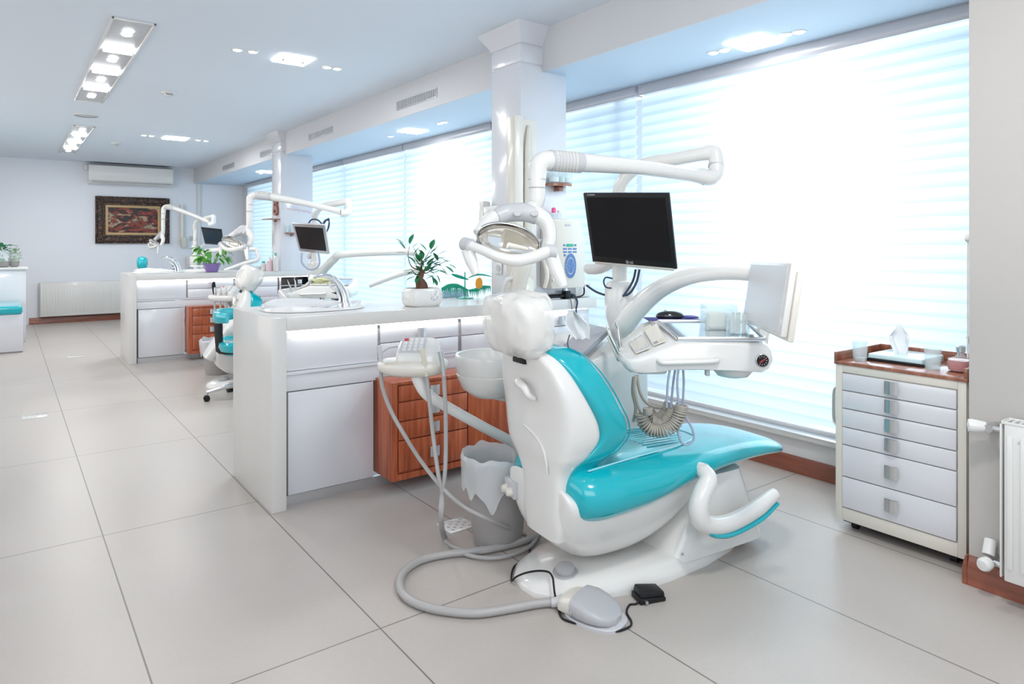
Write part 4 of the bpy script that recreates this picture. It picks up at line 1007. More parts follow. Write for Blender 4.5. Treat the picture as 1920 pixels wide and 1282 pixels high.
def bay(off, n):
    T = MX.Translation(V((off[0], off[1], 0))); o = V((off[0], off[1], 0))
    W = lambda: MB(T)
    which = {1: 'nearest bay', 2: 'second bay', 3: 'last bay'}[n]
    # ---- unit tower with spittoon
    u = thing('dental_unit', 'white dental unit tower with spittoon bowl and arm post, ' + which, 'dental unit', V((2.25, 2.36, 0)) + o)
    b = W(); pr = [(2.06, 0), (2.50, 0), (2.50, .70), (2.46, .74), (2.06, .74)]
    rings = []
    for z, sx, y0, y1 in [(0, 1, 2.22, 2.54), (.60, 1, 2.22, 2.54)]:
        rings.append([V((2.06, y0, z)), V((2.50, y0, z)), V((2.50, y1, z)), V((2.06, y1, z))])
    rings.append([V((2.06, 2.22, .70)), V((2.50, 2.24, .80)), V((2.50, 2.54, .84)), V((2.06, 2.54, .80))])
    b.loft(rings); bmesh.ops.bevel(b.b, geom=b.b.edges[:], offset=.022, segments=3, affect='EDGES', profile=.5)
    mk('tower', b, WHITE, u)
    bc = (1.655, 2.36)
    sp = mk('spittoon_bowl', W().lathe([(.04, .60), (.08, .605), (.122, .64), (.145, .69), (.148, .70), (.146, .703), (.150, .71), (.153, .775), (.150, .782), (.140, .780), (.135, .74), (.09, .68), (.02, .67)], (bc[0], bc[1], 0), 40), WHITE, u)
    mk('bowl_bracket', W().tube([(bc[0] + .03, bc[1], .63), (bc[0] + .15, bc[1] + .0, .60), (2.08, 2.36, .56)], [(.05, .045), (.055, .05), (.06, .06)], 16, 4), WHITE, sp)
    mk('water_pipe', W().tube([(bc[0] + .12, bc[1] + .1, .77), (bc[0] + .12, bc[1] + .1, .86), (bc[0] + .09, bc[1] + .07, .885), (bc[0] + .06, bc[1] + .05, .86)], .007, 10, 5), CHROME, sp)
    # post
    pc = dp(1163, 500, 3.22); px_, py_ = pc.x, pc.y
    mk('post', W().lathe([(.035, .72), (.036, .80), (.05, .84), (.068, .90), (.073, .96), (.073, 1.045), (.060, 1.07), (.038, 1.078), (.038, 1.16), (.046, 1.168), (.046, 1.22), (.038, 1.225), (.03, 1.235), (.03, 1.30)], (px_, py_, 0), 26), WHITE, u)
    if n == 1:
        pts = [dp(1160, 628, 3.22), dp(1172, 605, 3.18), dp(1200, 572, 3.12), (dp(1240, 540, 3.04)), dp(1290, 519, 2.96), dp(1345, 511, 2.90), dp(1405, 513, 2.84), dp(1432, 522, 2.82), dp(1438, 560, 2.82), dp(1430, 645, 2.80)]
        rr = [.040, .056, .050, .042, .036, .033, .031, .030, .026, .020]
    else:
        pts = [dp(1163, 600, 3.22), dp(1210, 560, 3.15), dp(1275, 515, 3.05), dp(1330, 500, 2.95), (2.75, 1.62, 1.17), (3.00, 1.45, 1.17), (3.03, 1.42, 1.12), (3.03, 1.40, 1.02), (2.86, 1.50, .96), (2.62, 1.62, .86)]
        rr = [.040, .042, .040, .036, .034, .034, .034, .032, .030, .026]
    mk('tray_arm', W().tube(pts, rr, 18, 6), WHITE, u)
    mk('rear_arm', W().tube([V((px_, py_, 1.185)), dp(1125, 502, 3.35), dp(1104, 503, 3.45)], [.030, .030, .030], 14, 3), WHITE, u)
    hp = mk('syringe_holder', W().tube([dp(1143, 632, 3.06), dp(1163, 672, 2.95)], [.012, .018], 12), CREAM, u)
    # ---- operating lamp
    lp = thing('operating_lamp', {1: 'white dental lamp with mirror reflector on a long folded overhead arm, nearest bay', 2: 'white dental lamp on folded arm hanging by the grey monitor, second bay', 3: 'white dental lamp on angled arm in front of the painting, last bay'}[n], 'dental lamp', V((px_, py_, 1.25)) + o)
    E1 = dp(1340, 288, 3.0)
    piv = dp(1343, 316, 2.985); sw_, rise = {1: (0, 0), 2: (rad(-29), .15), 3: (rad(-48), .25)}[n]
    def lk(name, b, m_, par):
        if n > 1:
            q_ = MX.Rotation(sw_, 3, 'Z'); pw = piv + o
            for v_ in b.b.verts:
                r_ = q_ @ (v_.co - pw); f_ = min(1, max(0, (r_.z + pw.z - 1.36) / .16))
                r_.z += rise * min(1, V((r_.x, r_.y, 0)).length / .82) * (f_ * f_ * (3 - 2 * f_)); v_.co = pw + r_
        return mk(name, b, m_, par)
    first = [V((px_, py_, 1.30)), dp(1160, 385, 3.24), dp(1163, 352, 3.22), dp(1180, 325, 3.19), dp(1215, 306, 3.15), dp(1270, 297, 3.08), dp(1318, 288, 3.02), E1]
    b = W().tube(first, [.024, .029, .031, .031, .031, .031, .032, .034], 16, 6)
    mk('lower_arm', b, WHITE, lp)
    mk('elbow', W().tube([dp(1322, 286, 3.015), dp(1338, 284, 3.0), dp(1343, 300, 2.99), dp(1343, 322, 2.985), dp(1334, 332, 2.975), dp(1318, 332, 2.96)], [.030, .033, .034, .034, .036, .036], 16, 6), WHITE, lp)
    mk('elbow_ring', W().tube([dp(1343, 309, 2.99), dp(1343, 313, 2.985)], .0355, 18), GREYPL, lp)
    lk('upper_arm', W().tube([dp(1318, 331, 2.96), dp(1290, 327, 2.92), dp(1200, 314, 2.78), dp(1085, 304, 2.62)], [.036, .029, .031, .038], 18, 3), WHITE, lp)
    sl = lk('balance_sleeve', W().tube([dp(1088, 305, 2.625), dp(1030, 301, 2.545)], [.040, .040], 22), GREYPL, lp)
    b = W()
    for k in range(7):
        p0 = dp(1042 + 6 * k, 302 + .4 * k, 2.56 + .008 * k); b.tube([p0, p0 + V((.006, -.004, 0))], .0412, 20)
    lk('sleeve_ribs', b, CREAM, sl)
    lk('drop_elbow', W().tube([dp(1040, 301, 2.555), dp(1020, 302, 2.535), dp(1009, 312, 2.52), dp(1007, 330, 2.515), dp(1007, 352, 2.51), dp(1007, 372, 2.51), dp(1003, 384, 2.51), dp(985, 396, 2.505)], [.038, .037, .036, .034, .030, .030, .028, .022], 18, 6), WHITE, lp)
    b = W(); b.tube([dp(1007, 336, 2.515), dp(1007, 338, 2.515)], .034, 20); b.tube([dp(1007, 351, 2.51), dp(1007, 353, 2.51)], .0315, 20); lk('joint_rings', b, DGREY, lp)
    hd = lk('head_yoke', W().tube([dp(893, 437, 2.42), dp(905, 425, 2.44), dp(925, 409, 2.47), dp(952, 399, 2.5), (dp(985, 398, 2.5)), dp(1012, 406, 2.5), dp(1027, 424, 2.5), dp(1031, 446, 2.49), dp(1026, 468, 2.47)], [.014, .022, .029, .033, .034, .032, .028, .025, .022], 18, 6), WHITE, lp)
    b = W()
    for q in (970, 1002): b.tube([dp(q, 401, 2.467), dp(q, 399, 2.462)], .014, 16)
    lk('speaker_dots', b, GREYPL, hd)
    lk('grip_band', W().tube([dp(928, 408, 2.47), dp(952, 399, 2.5), dp(985, 398, 2.5), dp(1008, 405, 2.5)], [.0305, .0345, .0355, .0335], 18, 5), GREYPL, hd)
    cr = lk('cradle', W().tube([dp(878, 459, 2.38), dp(905, 469, 2.36), dp(935, 482, 2.35), dp(968, 488, 2.36), dp(1000, 482, 2.39), dp(1030, 469, 2.43)], [.018, .017, .018, .022, .022, .022], 14, 6), WHITE, lp)
    lk('handle_joint', W().tube([dp(870, 457, 2.40), dp(884, 460, 2.37)], .024, 18), GREYPL, cr)
    lk('handle_joint', W().tube([dp(1020, 470, 2.43), dp(1044, 473, 2.43)], .026, 18), GREYPL, cr)
    lk('handle', W().tube([dp(877, 468, 2.38), dp(884, 490, 2.37), dp(893, 514, 2.36)], [(.014, .024), (.013, .022), (.008, .013)], 12, 4), WHITE, cr)
    lk('handle', W().tube([dp(1032, 478, 2.43), dp(1044, 508, 2.42), dp(1057, 537, 2.41)], [(.016, .027), (.014, .024), (.008, .014)], 12, 4), WHITE, cr)
    # reflector: an oval dish opening down towards the headrest
    ctr = dp(953, 450, 2.40); R_ = V((C, -S, 0)); nrm = V((-.42, -.78, -.30)).normalized()
    ux = (R_ * .97 + V((0, 0, -.30))); ux = (ux - nrm * ux.dot(nrm)).normalized(); uy = nrm.cross(ux)
    rg = []
    for d, a in [(-.045, .25), (-.040, .55), (-.028, .82), (-.010, .98), (.004, 1.0), (.008, .985), (.003, .95), (-.014, .80), (-.026, .52), (-.030, .05)]:
        rg.append([ctr + nrm * d + ux * (.112 * a * cos(2 * pi * k / 40)) + uy * (.060 * a * sin(2 * pi * k / 40)) for k in range(40)])
    rf = lk('reflector', W().loft(rg), MIRROR, lp)
    b = W(); b.loft([[ctr + nrm * d + ux * (.112 * a * cos(2 * pi * k / 40)) + uy * (.060 * a * sin(2 * pi * k / 40)) for k in range(40)] for d, a in [(-.004, 1.0), (-.004, 1.05), (.008, 1.05), (.010, 1.01)]], cap=False)
    lk('reflector_rim', b, STEEL, rf)
    lk('bulb_shield', W().tube([ctr + ux * .0 + nrm * .012 - uy * .015, ctr + ux * .075 + nrm * .012 - uy * .012], [.012, .007], 10), CREAM, rf)
    lk('side_bracket', W().para([dp(894, 446, 2.40), dp(909, 452, 2.39), dp(916, 473, 2.37), dp(890, 462, 2.38)], .006), DGREY, lp)
    lk('side_bracket', W().para([dp(1000, 448, 2.44), dp(1016, 448, 2.45), dp(1008, 462, 2.44), dp(990, 462, 2.43)], .006), DGREY, lp)
    # ---- instrument console over the patient's lap
    d0 = 2.75
    cm = T @ MX.Translation(V((S * d0 + C * .72, C * d0 - S * .72, 0))) @ MX.Rotation(-TH, 4, 'Z')
    cpos = cm.translation; co = thing('instrument_console', {1: 'white dentist instrument console with keypad and round gauge above the seat, nearest bay', 2: 'white instrument console with pointed end and gauze on top, second bay', 3: 'white instrument console partly hidden behind the purple pot, last bay'}[n], 'instrument console', (cpos.x, cpos.y, .74))
    K = lambda: MB(cm)
    top = lambda u, v: .862 + .11 * (v + .14)
    prof = [(-.287, .790), (-.282, .768), (-.262, .752), (-.22, .747), (-.16, .752), (-.10, .762), (.0, .762), (.14, .758), (.25, .752), (.278, .765), (.294, .80), (.288, .838), (.272, .858), (.25, .864), (.10, .866), (-.075, .868), (-.10, .860), (-.18, .832), (-.25, .808), (-.278, .803)]
    # body sections across the depth
    rings = []
    for v_, s_ in [(-.150, .90), (-.146, .965), (-.135, .99), (-.12, 1.0), (.05, 1.0), (.19, .96), (.205, .90)]:
        ring = []
        for u_, z_ in prof:
            zz = .806 + (z_ - .806) * s_
            if z_ > .80: zz += .20 * (v_ + .14) * min(1, (z_ - .80) / .05)
            if v_ > .0 and u_ < -.10: zz += .10 * (v_) * 1.4
            uu = .003 + (u_ - .003) * (s_ if v_ < 0 else (1 if u_ > 0 else s_ - .55 * max(0, v_ - .05)))
            ring.append(V((uu, v_, zz)))
        rings.append(ring)
    body = mk('body', K().loft(rings), WHITE, co, ang=45)
    mk('rail_handle', K().tube([(-.155, -.150, .80), (-.145, -.166, .795), (-.10, -.17, .796), (.03, -.17, .800), (.065, -.166, .803), (.07, -.15, .806)], .010, 12, 4), WHITE, body)
    g = mk('pressure_gauge', K().lathe([(.026, 0), (.026, .006), (.023, .008), (.022, .005)], (.243, -.150, .801), 28, axis=(0, -1, 0), cap=False), STEEL, co)
    mk('dial', K().lathe([(.022, .004), (.022, .0055), (.001, .0055)], (.243, -.150, .801), 28, axis=(0, -1, 0)), BLACK, g)
    b = K()
    for k in range(9):
        a = rad(-40 + 32 * k); b.box(-.001, .001, -.001, 0, .014, .019, mx=MX.Translation((.243, -.1556, .801)) @ MX.Rotation(a, 4, 'Y'))
    mk('dial_marks', b, GREYPL, g)
    b = K(); b.box(-.002, .002, -.001, 0, -.010, .012, mx=MX.Translation((.243, -.1562, .801)) @ MX.Rotation(rad(58), 4, 'Y')); b.box(-.0015, .0015, -.001, 0, 0, .012, mx=MX.Translation((.243, -.1562, .797)) @ MX.Rotation(rad(-110), 4, 'Y')); mk('needle', b, RED, g)
    mk('underside_dome', K().lathe([(.03, -.052), (.06, -.045), (.082, -.02), (.085, .012)], (.17, -.03, .765), 30), WHITE, co)
    b = K(); b.box(.035, .05, -.13, -.10, .735, .765, .004); mk('tray_stop', b, GREYPL, co)
    mk('lower_housing', K().box(-.235, -.115, -.13, .08, .742, .77, .012, 3), WHITE, co)
    # tray
    def tp(u_, v_, d=.008): return V((u_, v_, .866 + .20 * (v_ + .14) + d))
    tr = K(); fr = [tp(-.075, -.125), tp(.265, -.125), tp(.265, .095), tp(-.105, .095)]
    vs0 = fr; tr.prism([p - V((0, 0, .006)) for p in fr], (0, 0, .008))
    mk('tray_pan', tr, mat('mirror_tray', (.78, .80, .84), .1, metal=1.), co)
    b = K()
    for i in range(4): b.tube([fr[i] + V((0, 0, .004)), fr[(i + 1) % 4] + V((0, 0, .004))], .006, 8)
    mk('tray_rim', b, STEEL, co)
    # keypad on the sloping end
    def kp(u_, v_, d=.0):
        f = (u_ + .27) / .16
        z = .803 + .055 * f + .20 * (v_ + .14) * min(1, max(0, (.003 + .05 * f) / .05)) + (.14 * v_ if v_ > 0 else 0)
        return V((u_ , v_, z + d))
    for nm, u0, u1, v0, v1, nu, nv, m_ in (('keypad', -.165, -.115, -.10, .10, 2, 6, BEIGEK), ('keypad', -.235, -.18, -.11, .06, 3, 5, GREYPL)):
        bb = K(); bb.loft([[kp(u0, v0, .003), kp(u1, v0, .003), kp(u1, v1, .003), kp(u0, v1, .003)], [kp(u0, v0, .006), kp(u1, v0, .006), kp(u1, v1, .006), kp(u0, v1, .006)]])
        kk = mk(nm, bb, CREAM, co)
        for i in range(nu):
            for j in range(nv):
                ua, ub = u0 + (u1 - u0) * (i + .15) / nu, u0 + (u1 - u0) * (i + .85) / nu; va, vb = v0 + (v1 - v0) * (j + .15) / nv, v0 + (v1 - v0) * (j + .85) / nv
                mk('key', K().loft([[kp(ua, va, .006), kp(ub, va, .006), kp(ub, vb, .006), kp(ua, vb, .006)], [kp(ua, va, .009), kp(ub, va, .009), kp(ub, vb, .009), kp(ua, vb, .009)]]), (m_ if (i + j) % 3 else GREYT) if n == 1 and nv == 6 else m_, kk)
    # rear ledge for the mouse
    mk('rear_ledge', K().box(-.12, .16, .12, .235, .905, .922, .006), WHITE, co)
    # instruments in the rack at the pointed end
    for k, (ua, va) in enumerate(((-.262, .02), (-.25, .07))):
        p0 = V((ua - .015, va, .79)); p1 = V((ua - .055 + .03 * k, va + .01, .875 + .02 * k)); p2 = p1 + V((-.012, .004, .03))
        h_ = mk('handpiece', K().tube([p0, p0.lerp(p1, .5), p1], [.006, .009, .007], 12, 4), STEEL, co)
        mk('nozzle', K().tube([p1, p2, p2 + V((.02 * k, .0, .012))], [.006, .003, .0015], 8, 4), STEEL if k else CREAM, h_)
    # hoses
    if n == 1:
        for k, (xa, xb, xm) in enumerate(((1256, 1250, 1252), (1266, 1258, 1262), (1272, 1273, 1270), (1281, 1280, 1282))):
            dd = 2.60 + .035 * (k % 2)
            hs = mk('hose', W().tube([dp(xa, 694, dd), dp(xm, 720, dd), dp(xb, 764, dd)], .0045, 8, 5), HOSEB, co)
        for k, (dd, path) in enumerate(((2.60, [(1202, 775), (1206, 792), (1220, 806), (1238, 808), (1256, 803), (1269, 790), (1276, 772), (1279, 760)]), (2.70, [(1216, 770), (1224, 782), (1236, 785), (1247, 776), (1252, 766), (1256, 758)]), (2.65, [(1222, 790), (1236, 796), (1250, 788), (1260, 775), (1266, 764)]))):
            P = [dp(x, y, dd) for x, y in path]
            cen = []; m_ = len(P) - 1
            N = 25 * 14 if k == 0 else 16 * 14
            pts = []
            spl = interp([tuple(p) for p in P], N, 0)
            for i in range(N):
                c_ = V(spl[i]); d_ = (V(spl[min(i + 1, N - 1)]) - V(spl[max(i - 1, 0)])).normalized()
                e1 = d_.cross(V((S, C, 0))).normalized(); e2 = d_.cross(e1)
                a = 2 * pi * i / 14; pts.append(c_ + e1 * (.0205 * cos(a)) + e2 * (.0205 * sin(a)))
            mk('coiled_hose', W().tube(pts, .0050, 6), COIL, co, ang=70)
        mk('hose', W().tube([dp(1192, 704, 2.58), dp(1190, 730, 2.58), dp(1196, 760, 2.59), dp(1203, 778, 2.6)], [.006, .007, .005, .005], 8, 5), COIL, co)
        mk('hose', W().tube([dp(1188, 706, 2.60), dp(1186, 735, 2.61), dp(1192, 765, 2.62), dp(1187, 790, 2.63)], .006, 8, 5), COIL, co)
        mk('hose', W().tube([dp(1194, 704, 2.62), dp(1200, 735, 2.63), dp(1212, 755, 2.65), dp(1232, 764, 2.68), dp(1245, 762, 2.70)], .006, 8, 5), COIL, co)
        mk('hose', W().tube([dp(1279, 760, 2.60), dp(1274, 785, 2.60), dp(1271, 808, 2.60), dp(1278, 829, 2.60), (dp(1290, 833, 2.60)), dp(1301, 822, 2.60), dp(1298, 804, 2.60), dp(1288, 785, 2.60), dp(1281, 770, 2.6)], .0045, 8, 6), HOSEB, co)
        mk('hose_collar', W().lathe([(.016, -.012), (.019, -.008), (.019, .012), (.012, .014), (.011, .0)], dp(1215, 771, 2.56), 18, cap=False), COIL, co)
    else:
        for k in range(3):
            mk('hose', K().tube([(-.23 + .03 * k, -.05, .76), (-.24 + .03 * k, -.06, .55), (-.15 + .03 * k, -.02, .48), (-.05, .05, .60), (-.03, .06, .76)], .008, 8, 6), COIL, co)
    # ---- x-ray film viewer
    if n == 1:
        fv = thing('film_viewer', 'blank pale x-ray film viewer panel at the right end of the console', 'film viewer', V(dp(1420, 645, 2.72)) + o)
        q = quad([(1407, 490), (1484, 492), (1463, 632), (1391, 599)], 2.78)
        mk('housing', W().para(q, .022, .006), WHITE, fv)
        cc = (q[0] + q[1] + q[2] + q[3]) / 4; nv_ = (q[1] - q[0]).cross(q[3] - q[0]).normalized(); nv_ = -nv_ if nv_.dot(cc - V((0, 0, CH))) > 0 else nv_
        mk('screen', W().para([cc + (p - cc) * .90 + nv_ * .0015 for p in q], .002), VIEWER, fv)
        q2 = [p + (q[1] - q[0]) * .05 - nv_ * .02 - V((0, 0, .02)) for p in q]
        mk('rear_housing', W().para([cc + (p - cc) * .94 for p in q2], .02, .004), CREAM, fv)
        mk('stem', W().tube([dp(1425, 612, 2.78), dp(1420, 648, 2.74)], [(.022, .012), (.022, .012)], 10), WHITE, fv)
        text('maker_mark', 'XV', .008, q[0] + (q[1] - q[0]) * .42 + (q[3] - q[0]) * .025 + nv_ * .001 + o, q[1] - q[0], q[0] - q[3], GREYT, fv) if False else None
        # things on the console
        ms = thing('computer_mouse', 'glossy black computer mouse on the console behind the tray', 'mouse', cm @ V((-.03, .18, .92)))
        mk('body', K().ell((-.035, .175, .938), (.062, .030, .022), 20, 12), mat('gloss_black', (.01, .01, .012), .08, coat=.6), ms)
        mk('wheel', K().tube([(-.055, .171, .958), (-.055, .179, .958)], .006, 10), DGREY, ms)
        mk('cable', K().tube([(.02, .18, .935), (.08, .19, .93), (.12, .20, .926)], .002, 6, 4), BLACK, ms)
        mp = thing('mouse_pad', 'dark blue mouse pad under the black mouse', 'mouse pad', cm @ V((0, .18, .922)))
        mk('sheet', K().box(-.14, .09, .125, .232, .922, .926, .001), NAVY, mp); mk('rest', K().ell((.045, .19, .930), (.05, .025, .009), 18, 8), NAVY, mp)
        bx = thing('supply_box', 'clear acrylic box of cotton on the instrument tray', 'box', cm @ V((.12, .03, .91)))
        b = K(); x0, x1, y0, y1, z0, z1 = .065, .195, -.02, .07, .902, 1.0; t_ = .004
        b.box(x0, x1, y0, y1, z0, z0 + t_).box(x0, x0 + t_, y0, y1, z0 + t_, z1).box(x1 - t_, x1, y0, y1, z0 + t_, z1).box(x0 + t_, x1 - t_, y0, y0 + t_, z0 + t_, z1).box(x0 + t_, x1 - t_, y1 - t_, y1, z0 + t_, z1)
        mk('case', b, CLEAR, bx)
        b = K(); b.box(x0 + .02, x1 - .035, y0 + .012, y1 - .01, z0 + t_, z0 + .068, .012, 3); b.jitter(.008, 60); mk('cotton', b, COTTON, bx)
        nb = thing('applicator_box', 'clear box of upright silver applicators beside the cotton box', 'box', cm @ V((.18, -.04, .9)))
        b = K(); x0, x1, y0, y1, z0, z1 = .145, .225, -.075, -.028, .893, .972
        b.box(x0, x1, y0, y1, z0, z0 + t_).box(x0, x0 + t_, y0, y1, z0 + t_, z1).box(x1 - t_, x1, y0, y1, z0 + t_, z1).box(x0 + t_, x1 - t_, y1 - t_, y1, z0 + t_, z1).box(x0 + t_, x1 - t_, y0, y0 + t_, z0 + t_, z1)
        mk('case', b, CLEAR, nb)
        for k in range(9): mk('applicator', K().tube([(x0 + .01 + .0075 * k, y0 + .012 + .01 * (k % 3), z0 + .006), (x0 + .011 + .0074 * k, y0 + .014 + .01 * (k % 3), z1 + .004 * (k % 2))], .0032, 6), STEEL if k % 2 else COTTON, nb)
    elif n == 2:
        gz = thing('gauze_bundle', 'crumpled pale yellow gauze on the second console', 'gauze', cm @ V((0, 0, .9)))
        b = K(); b.ell((-.03, .03, .925), (.10, .06, .025), 24, 12); b.jitter(.03, 22, 4); mk('gauze', b, YELL, gz)
        b = K(); b.ell((-.09, .02, .93), (.05, .04, .035), 20, 10); b.jitter(.035, 26, 9); mk('wrapper', b, TISSUE, gz)
    # ---- monitor
    if n == 1:
        mo = thing('computer_monitor', 'large black framed flat monitor tilted on the unit post, nearest bay', 'monitor', dp(1180, 500, 3.1))
        q = quad([(1093, 362), (1253, 362), (1268, 505), (1111, 491)], 3.08)
        frm, scr, edge = BLACK, SCREEN, CREAM
    elif n == 2:
        mo = thing('computer_monitor', 'monitor with silver grey frame and looped cable, second bay', 'monitor', dp(585, 475, 6.5))
        q = quad([(547, 419), (609, 422), (617, 476), (561, 470)], 6.1)
        frm, scr, edge = ALU, SCREEN, WHITE
    else:
        mo = thing('computer_monitor', 'small dark slate monitor above the purple pot, last bay', 'monitor', dp(395, 460, 11.0))
        q = quad([(377, 427), (416, 431), (420, 460), (384, 457)], 9.6)
        frm, scr, edge = BLACK, SCREEN2, WHITE
    cc = (q[0] + q[1] + q[2] + q[3]) / 4; nv_ = (q[1] - q[0]).cross(q[3] - q[0]).normalized(); nv_ = -nv_ if nv_.dot(cc - V((0, 0, CH))) > 0 else nv_
    ww = (q[1] - q[0]).length; hh = (q[3] - q[0]).length; eu, ev = (q[1] - q[0]) / ww, (q[3] - q[0]) / hh
    P = lambda a, b_, d=0.: q[0] + eu * (ww * a) + ev * (hh * b_) + nv_ * d
    mk('bezel', MB().para(q, .014, .003), frm, mo)
    m0 = .05 if n == 1 else .085
    mk('screen', MB().para([P(m0 * .8, m0 + .01, .0012), P(1 - m0 * .8, m0 + .01, .0012), P(1 - m0 * .8, 1 - m0 - (.045 if n == 1 else .02), .0012), P(m0 * .8, 1 - m0 - (.045 if n == 1 else .02), .0012)], .002), scr, mo)
    mk('rear_shell', MB().para([P(.10, .14, -.014), P(.86, .14, -.014), P(.86, .90, -.014), P(.10, .90, -.014)], .022, .006), edge, mo)
    mk('chin', MB().para([P(.01, .985, .001), P(.99, .985, .001), P(.96, 1.035, -.004), P(.03, 1.035, -.004)], .012, .003), edge, mo)
    if n == 1:
        text('logo', 'LG', .016, P(.475, .972, .0018), eu, -ev, mat('silver_print', (.6, .6, .6), .4), mo)
        b = MB(); cl_ = P(.448, .955, .0018); b.loft([[cl_ + eu * (r_ * cos(2 * pi * k / 20)) + ev * (r_ * sin(2 * pi * k / 20)) + nv_ * .0004 for k in range(20)] for r_ in (.0075, .0058)], cap=False); b.tube([cl_ - ev * .004, cl_ + ev * .003, cl_ + ev * .003 + eu * .004], .0009, 6)
        mk('logo_ring', b, MATS['silver_print'], mo)
        text('model_print', 'FLATRON', .0095, P(.055, .032, .0018), eu, -ev, MATS['silver_print'], mo)
    # bracket to the post
    ptop = V((px_, py_, 1.30 - .05)) + o
    mk('mount', MB().tube([P(.5, .55, -.045), P(.5, .75, -.085), ptop.lerp(P(.5, .9, -.08), .4), ptop - V((0, 0, .03))] if n == 1 else [P(.55, .6, -.04), P(.6, .9, -.10), P(.5, 1.02, -.10), V((px_, py_, 1.15)) + o], .022, 12, 4), WHITE, mo)
    if n == 1:
        for dx in (0, 9): mk('cable', W().tube([dp(1190 + dx, 505, 3.1), dp(1184 + dx, 530, 3.11), dp(1172 + dx * .6, 552, 3.13), dp(1150, 556, 3.28), dp(1120, 548, 3.34), dp(1100, 535, 3.38)] if dx else [dp(1192, 505, 3.11), dp(1186, 528, 3.12), dp(1168, 556, 3.12)], .0055, 8, 5), CABLE, mo)
        mk('cable', W().tube([dp(1148, 522, 3.16), dp(1136, 520, 3.15), dp(1132, 528, 3.15), dp(1136, 538, 3.15), dp(1146, 540, 3.17)], .004, 8, 5), CABLE, mo)
    elif n == 2:
        mk('cable', MB().tube([dp(566, 474, 6.05), dp(566, 492, 6.05), dp(578, 504, 6.05), (dp(592, 503, 6.05)), dp(599, 492, 6.05), dp(597, 474, 6.05)], .009, 8, 6), HOSEB, mo)
        for k in range(4):
            mk('cable', MB().tube([dp(604, 424, 6.5), dp(609 + 2 * k, 413 - k, 6.5), dp(617, 415, 6.5), dp(616 - k, 428 + 2 * k, 6.5), dp(608, 436, 6.5)], .006, 8, 5), CABLE, mo)
        mk('cable', MB().tube([dp(578, 420, 6.5), dp(584, 412, 6.5), dp(595, 412, 6.5), dp(604, 420, 6.5)], .008, 8, 5), CABLE, mo)
    # ---- assistant console
    if n == 3: return u
    if n == 2: T = T @ MX.Translation(V((C, -S, 0)) * .22); o = o + V((C, -S, 0)) * .22; W = lambda: MB(T)
    ac = thing('assistant_console', {1: 'white assistant keypad console with three suction tubes, nearest bay', 2: 'white assistant console with black handpiece in front of the far counter, second bay', 3: 'white assistant console of the last bay, hidden low behind the counter'}[n], 'instrument console', V(dp(775, 690, 2.75)) + o)
    am = T @ MX.Translation(dp(775, 682, 2.75)) @ MX.Rotation(-TH, 4, 'Z')
    A = lambda: MB(am)
    def aring(z, s_, dv=0.): return [V((.145 * s_ * sup(2 * pi * k / 48, 2.5), dv + .105 * s_ * sup(2 * pi * k / 48 - pi / 2, 2.3), z)) for k in range(48)]
    bd = mk('body', A().loft([aring(-.045, .55), aring(-.035, .82), aring(-.02, .95), aring(-.006, 1.0), aring(.006, .985), aring(.014, .93), aring(.016, .85)]), CREAM if n == 1 else WHITE, ac)
    mk('keypad_hump', A().loft([[V((x * s_ + .015, y, z)) for x, y, z in ((-.085, -.035, .012), (.065, -.035, .012), (.065, .09, .012 ), (-.085, .09, .012))] if False else [V((.018 + .088 * s_ * sup(2 * pi * k / 40, 4), .030 + .065 * s_ * sup(2 * pi * k / 40 - pi / 2, 4), .012 + z + .45 * (s_ * .065 * sup(2 * pi * k / 40 - pi / 2, 4) + .065) * (z / .03))) for k in range(40)] for s_, z in ((1.05, 0), (1.0, .02), (.95, .028), (.85, .03))]), WHITE, ac)
    def kq(u_, v_, d=0.): return V((u_, v_, .0425 + .45 * (v_ - .03 + .065) + d))
    pan = mk('keypad', A().loft([[kq(-.055, -.02, .0), kq(.045, -.02, .0), kq(.045, .080, .0), kq(-.055, .080, .0)], [kq(-.055, -.02, .003), kq(.045, -.02, .003), kq(.045, .080, .003), kq(-.055, .080, .003)]]), GREYPL, ac)
    if n < 3:
        for i in range(4):
            for j in range(4):
                ua, va = -.045 + .022 * i, -.012 + .022 * j
                mk('key', A().loft([[kq(ua + a_, va + b_, z_) for a_, b_ in ((0, 0), (.016, 0), (.016, .015), (0, .015))] for z_ in (.003, .0055)]), RED if (i, j) == (0, 3) else WHITE, pan)
    mk('handle_recess', A().loft([[V((-.055 + .048 * s_ * sup(2 * pi * k / 28, 3), -.067 + .02 * s_ * sup(2 * pi * k / 28 - pi / 2, 3), z)) for k in range(28)] for s_, z in ((1.0, .0155), (.97, .0185), (.85, .017), (.5, .0165))]), COTTON if n == 1 else WHITE, ac)
    arm = [dp(782, 696, 2.72), dp(785, 712, 2.72), dp(800, 738, 2.73), dp(830, 758, 2.76), dp(900, 797, 2.86), dp(950, 823, 2.93), dp(963, 830, 2.94), dp(968, 840, 2.945), dp(969, 860, 2.95), V((1.80, 2.345, .10))]
    mk('swing_arm', W().tube(arm, [.026, .026, .024, .022, .022, .022, .022, .021, .021, .021], 16, 6), WHITE, ac)
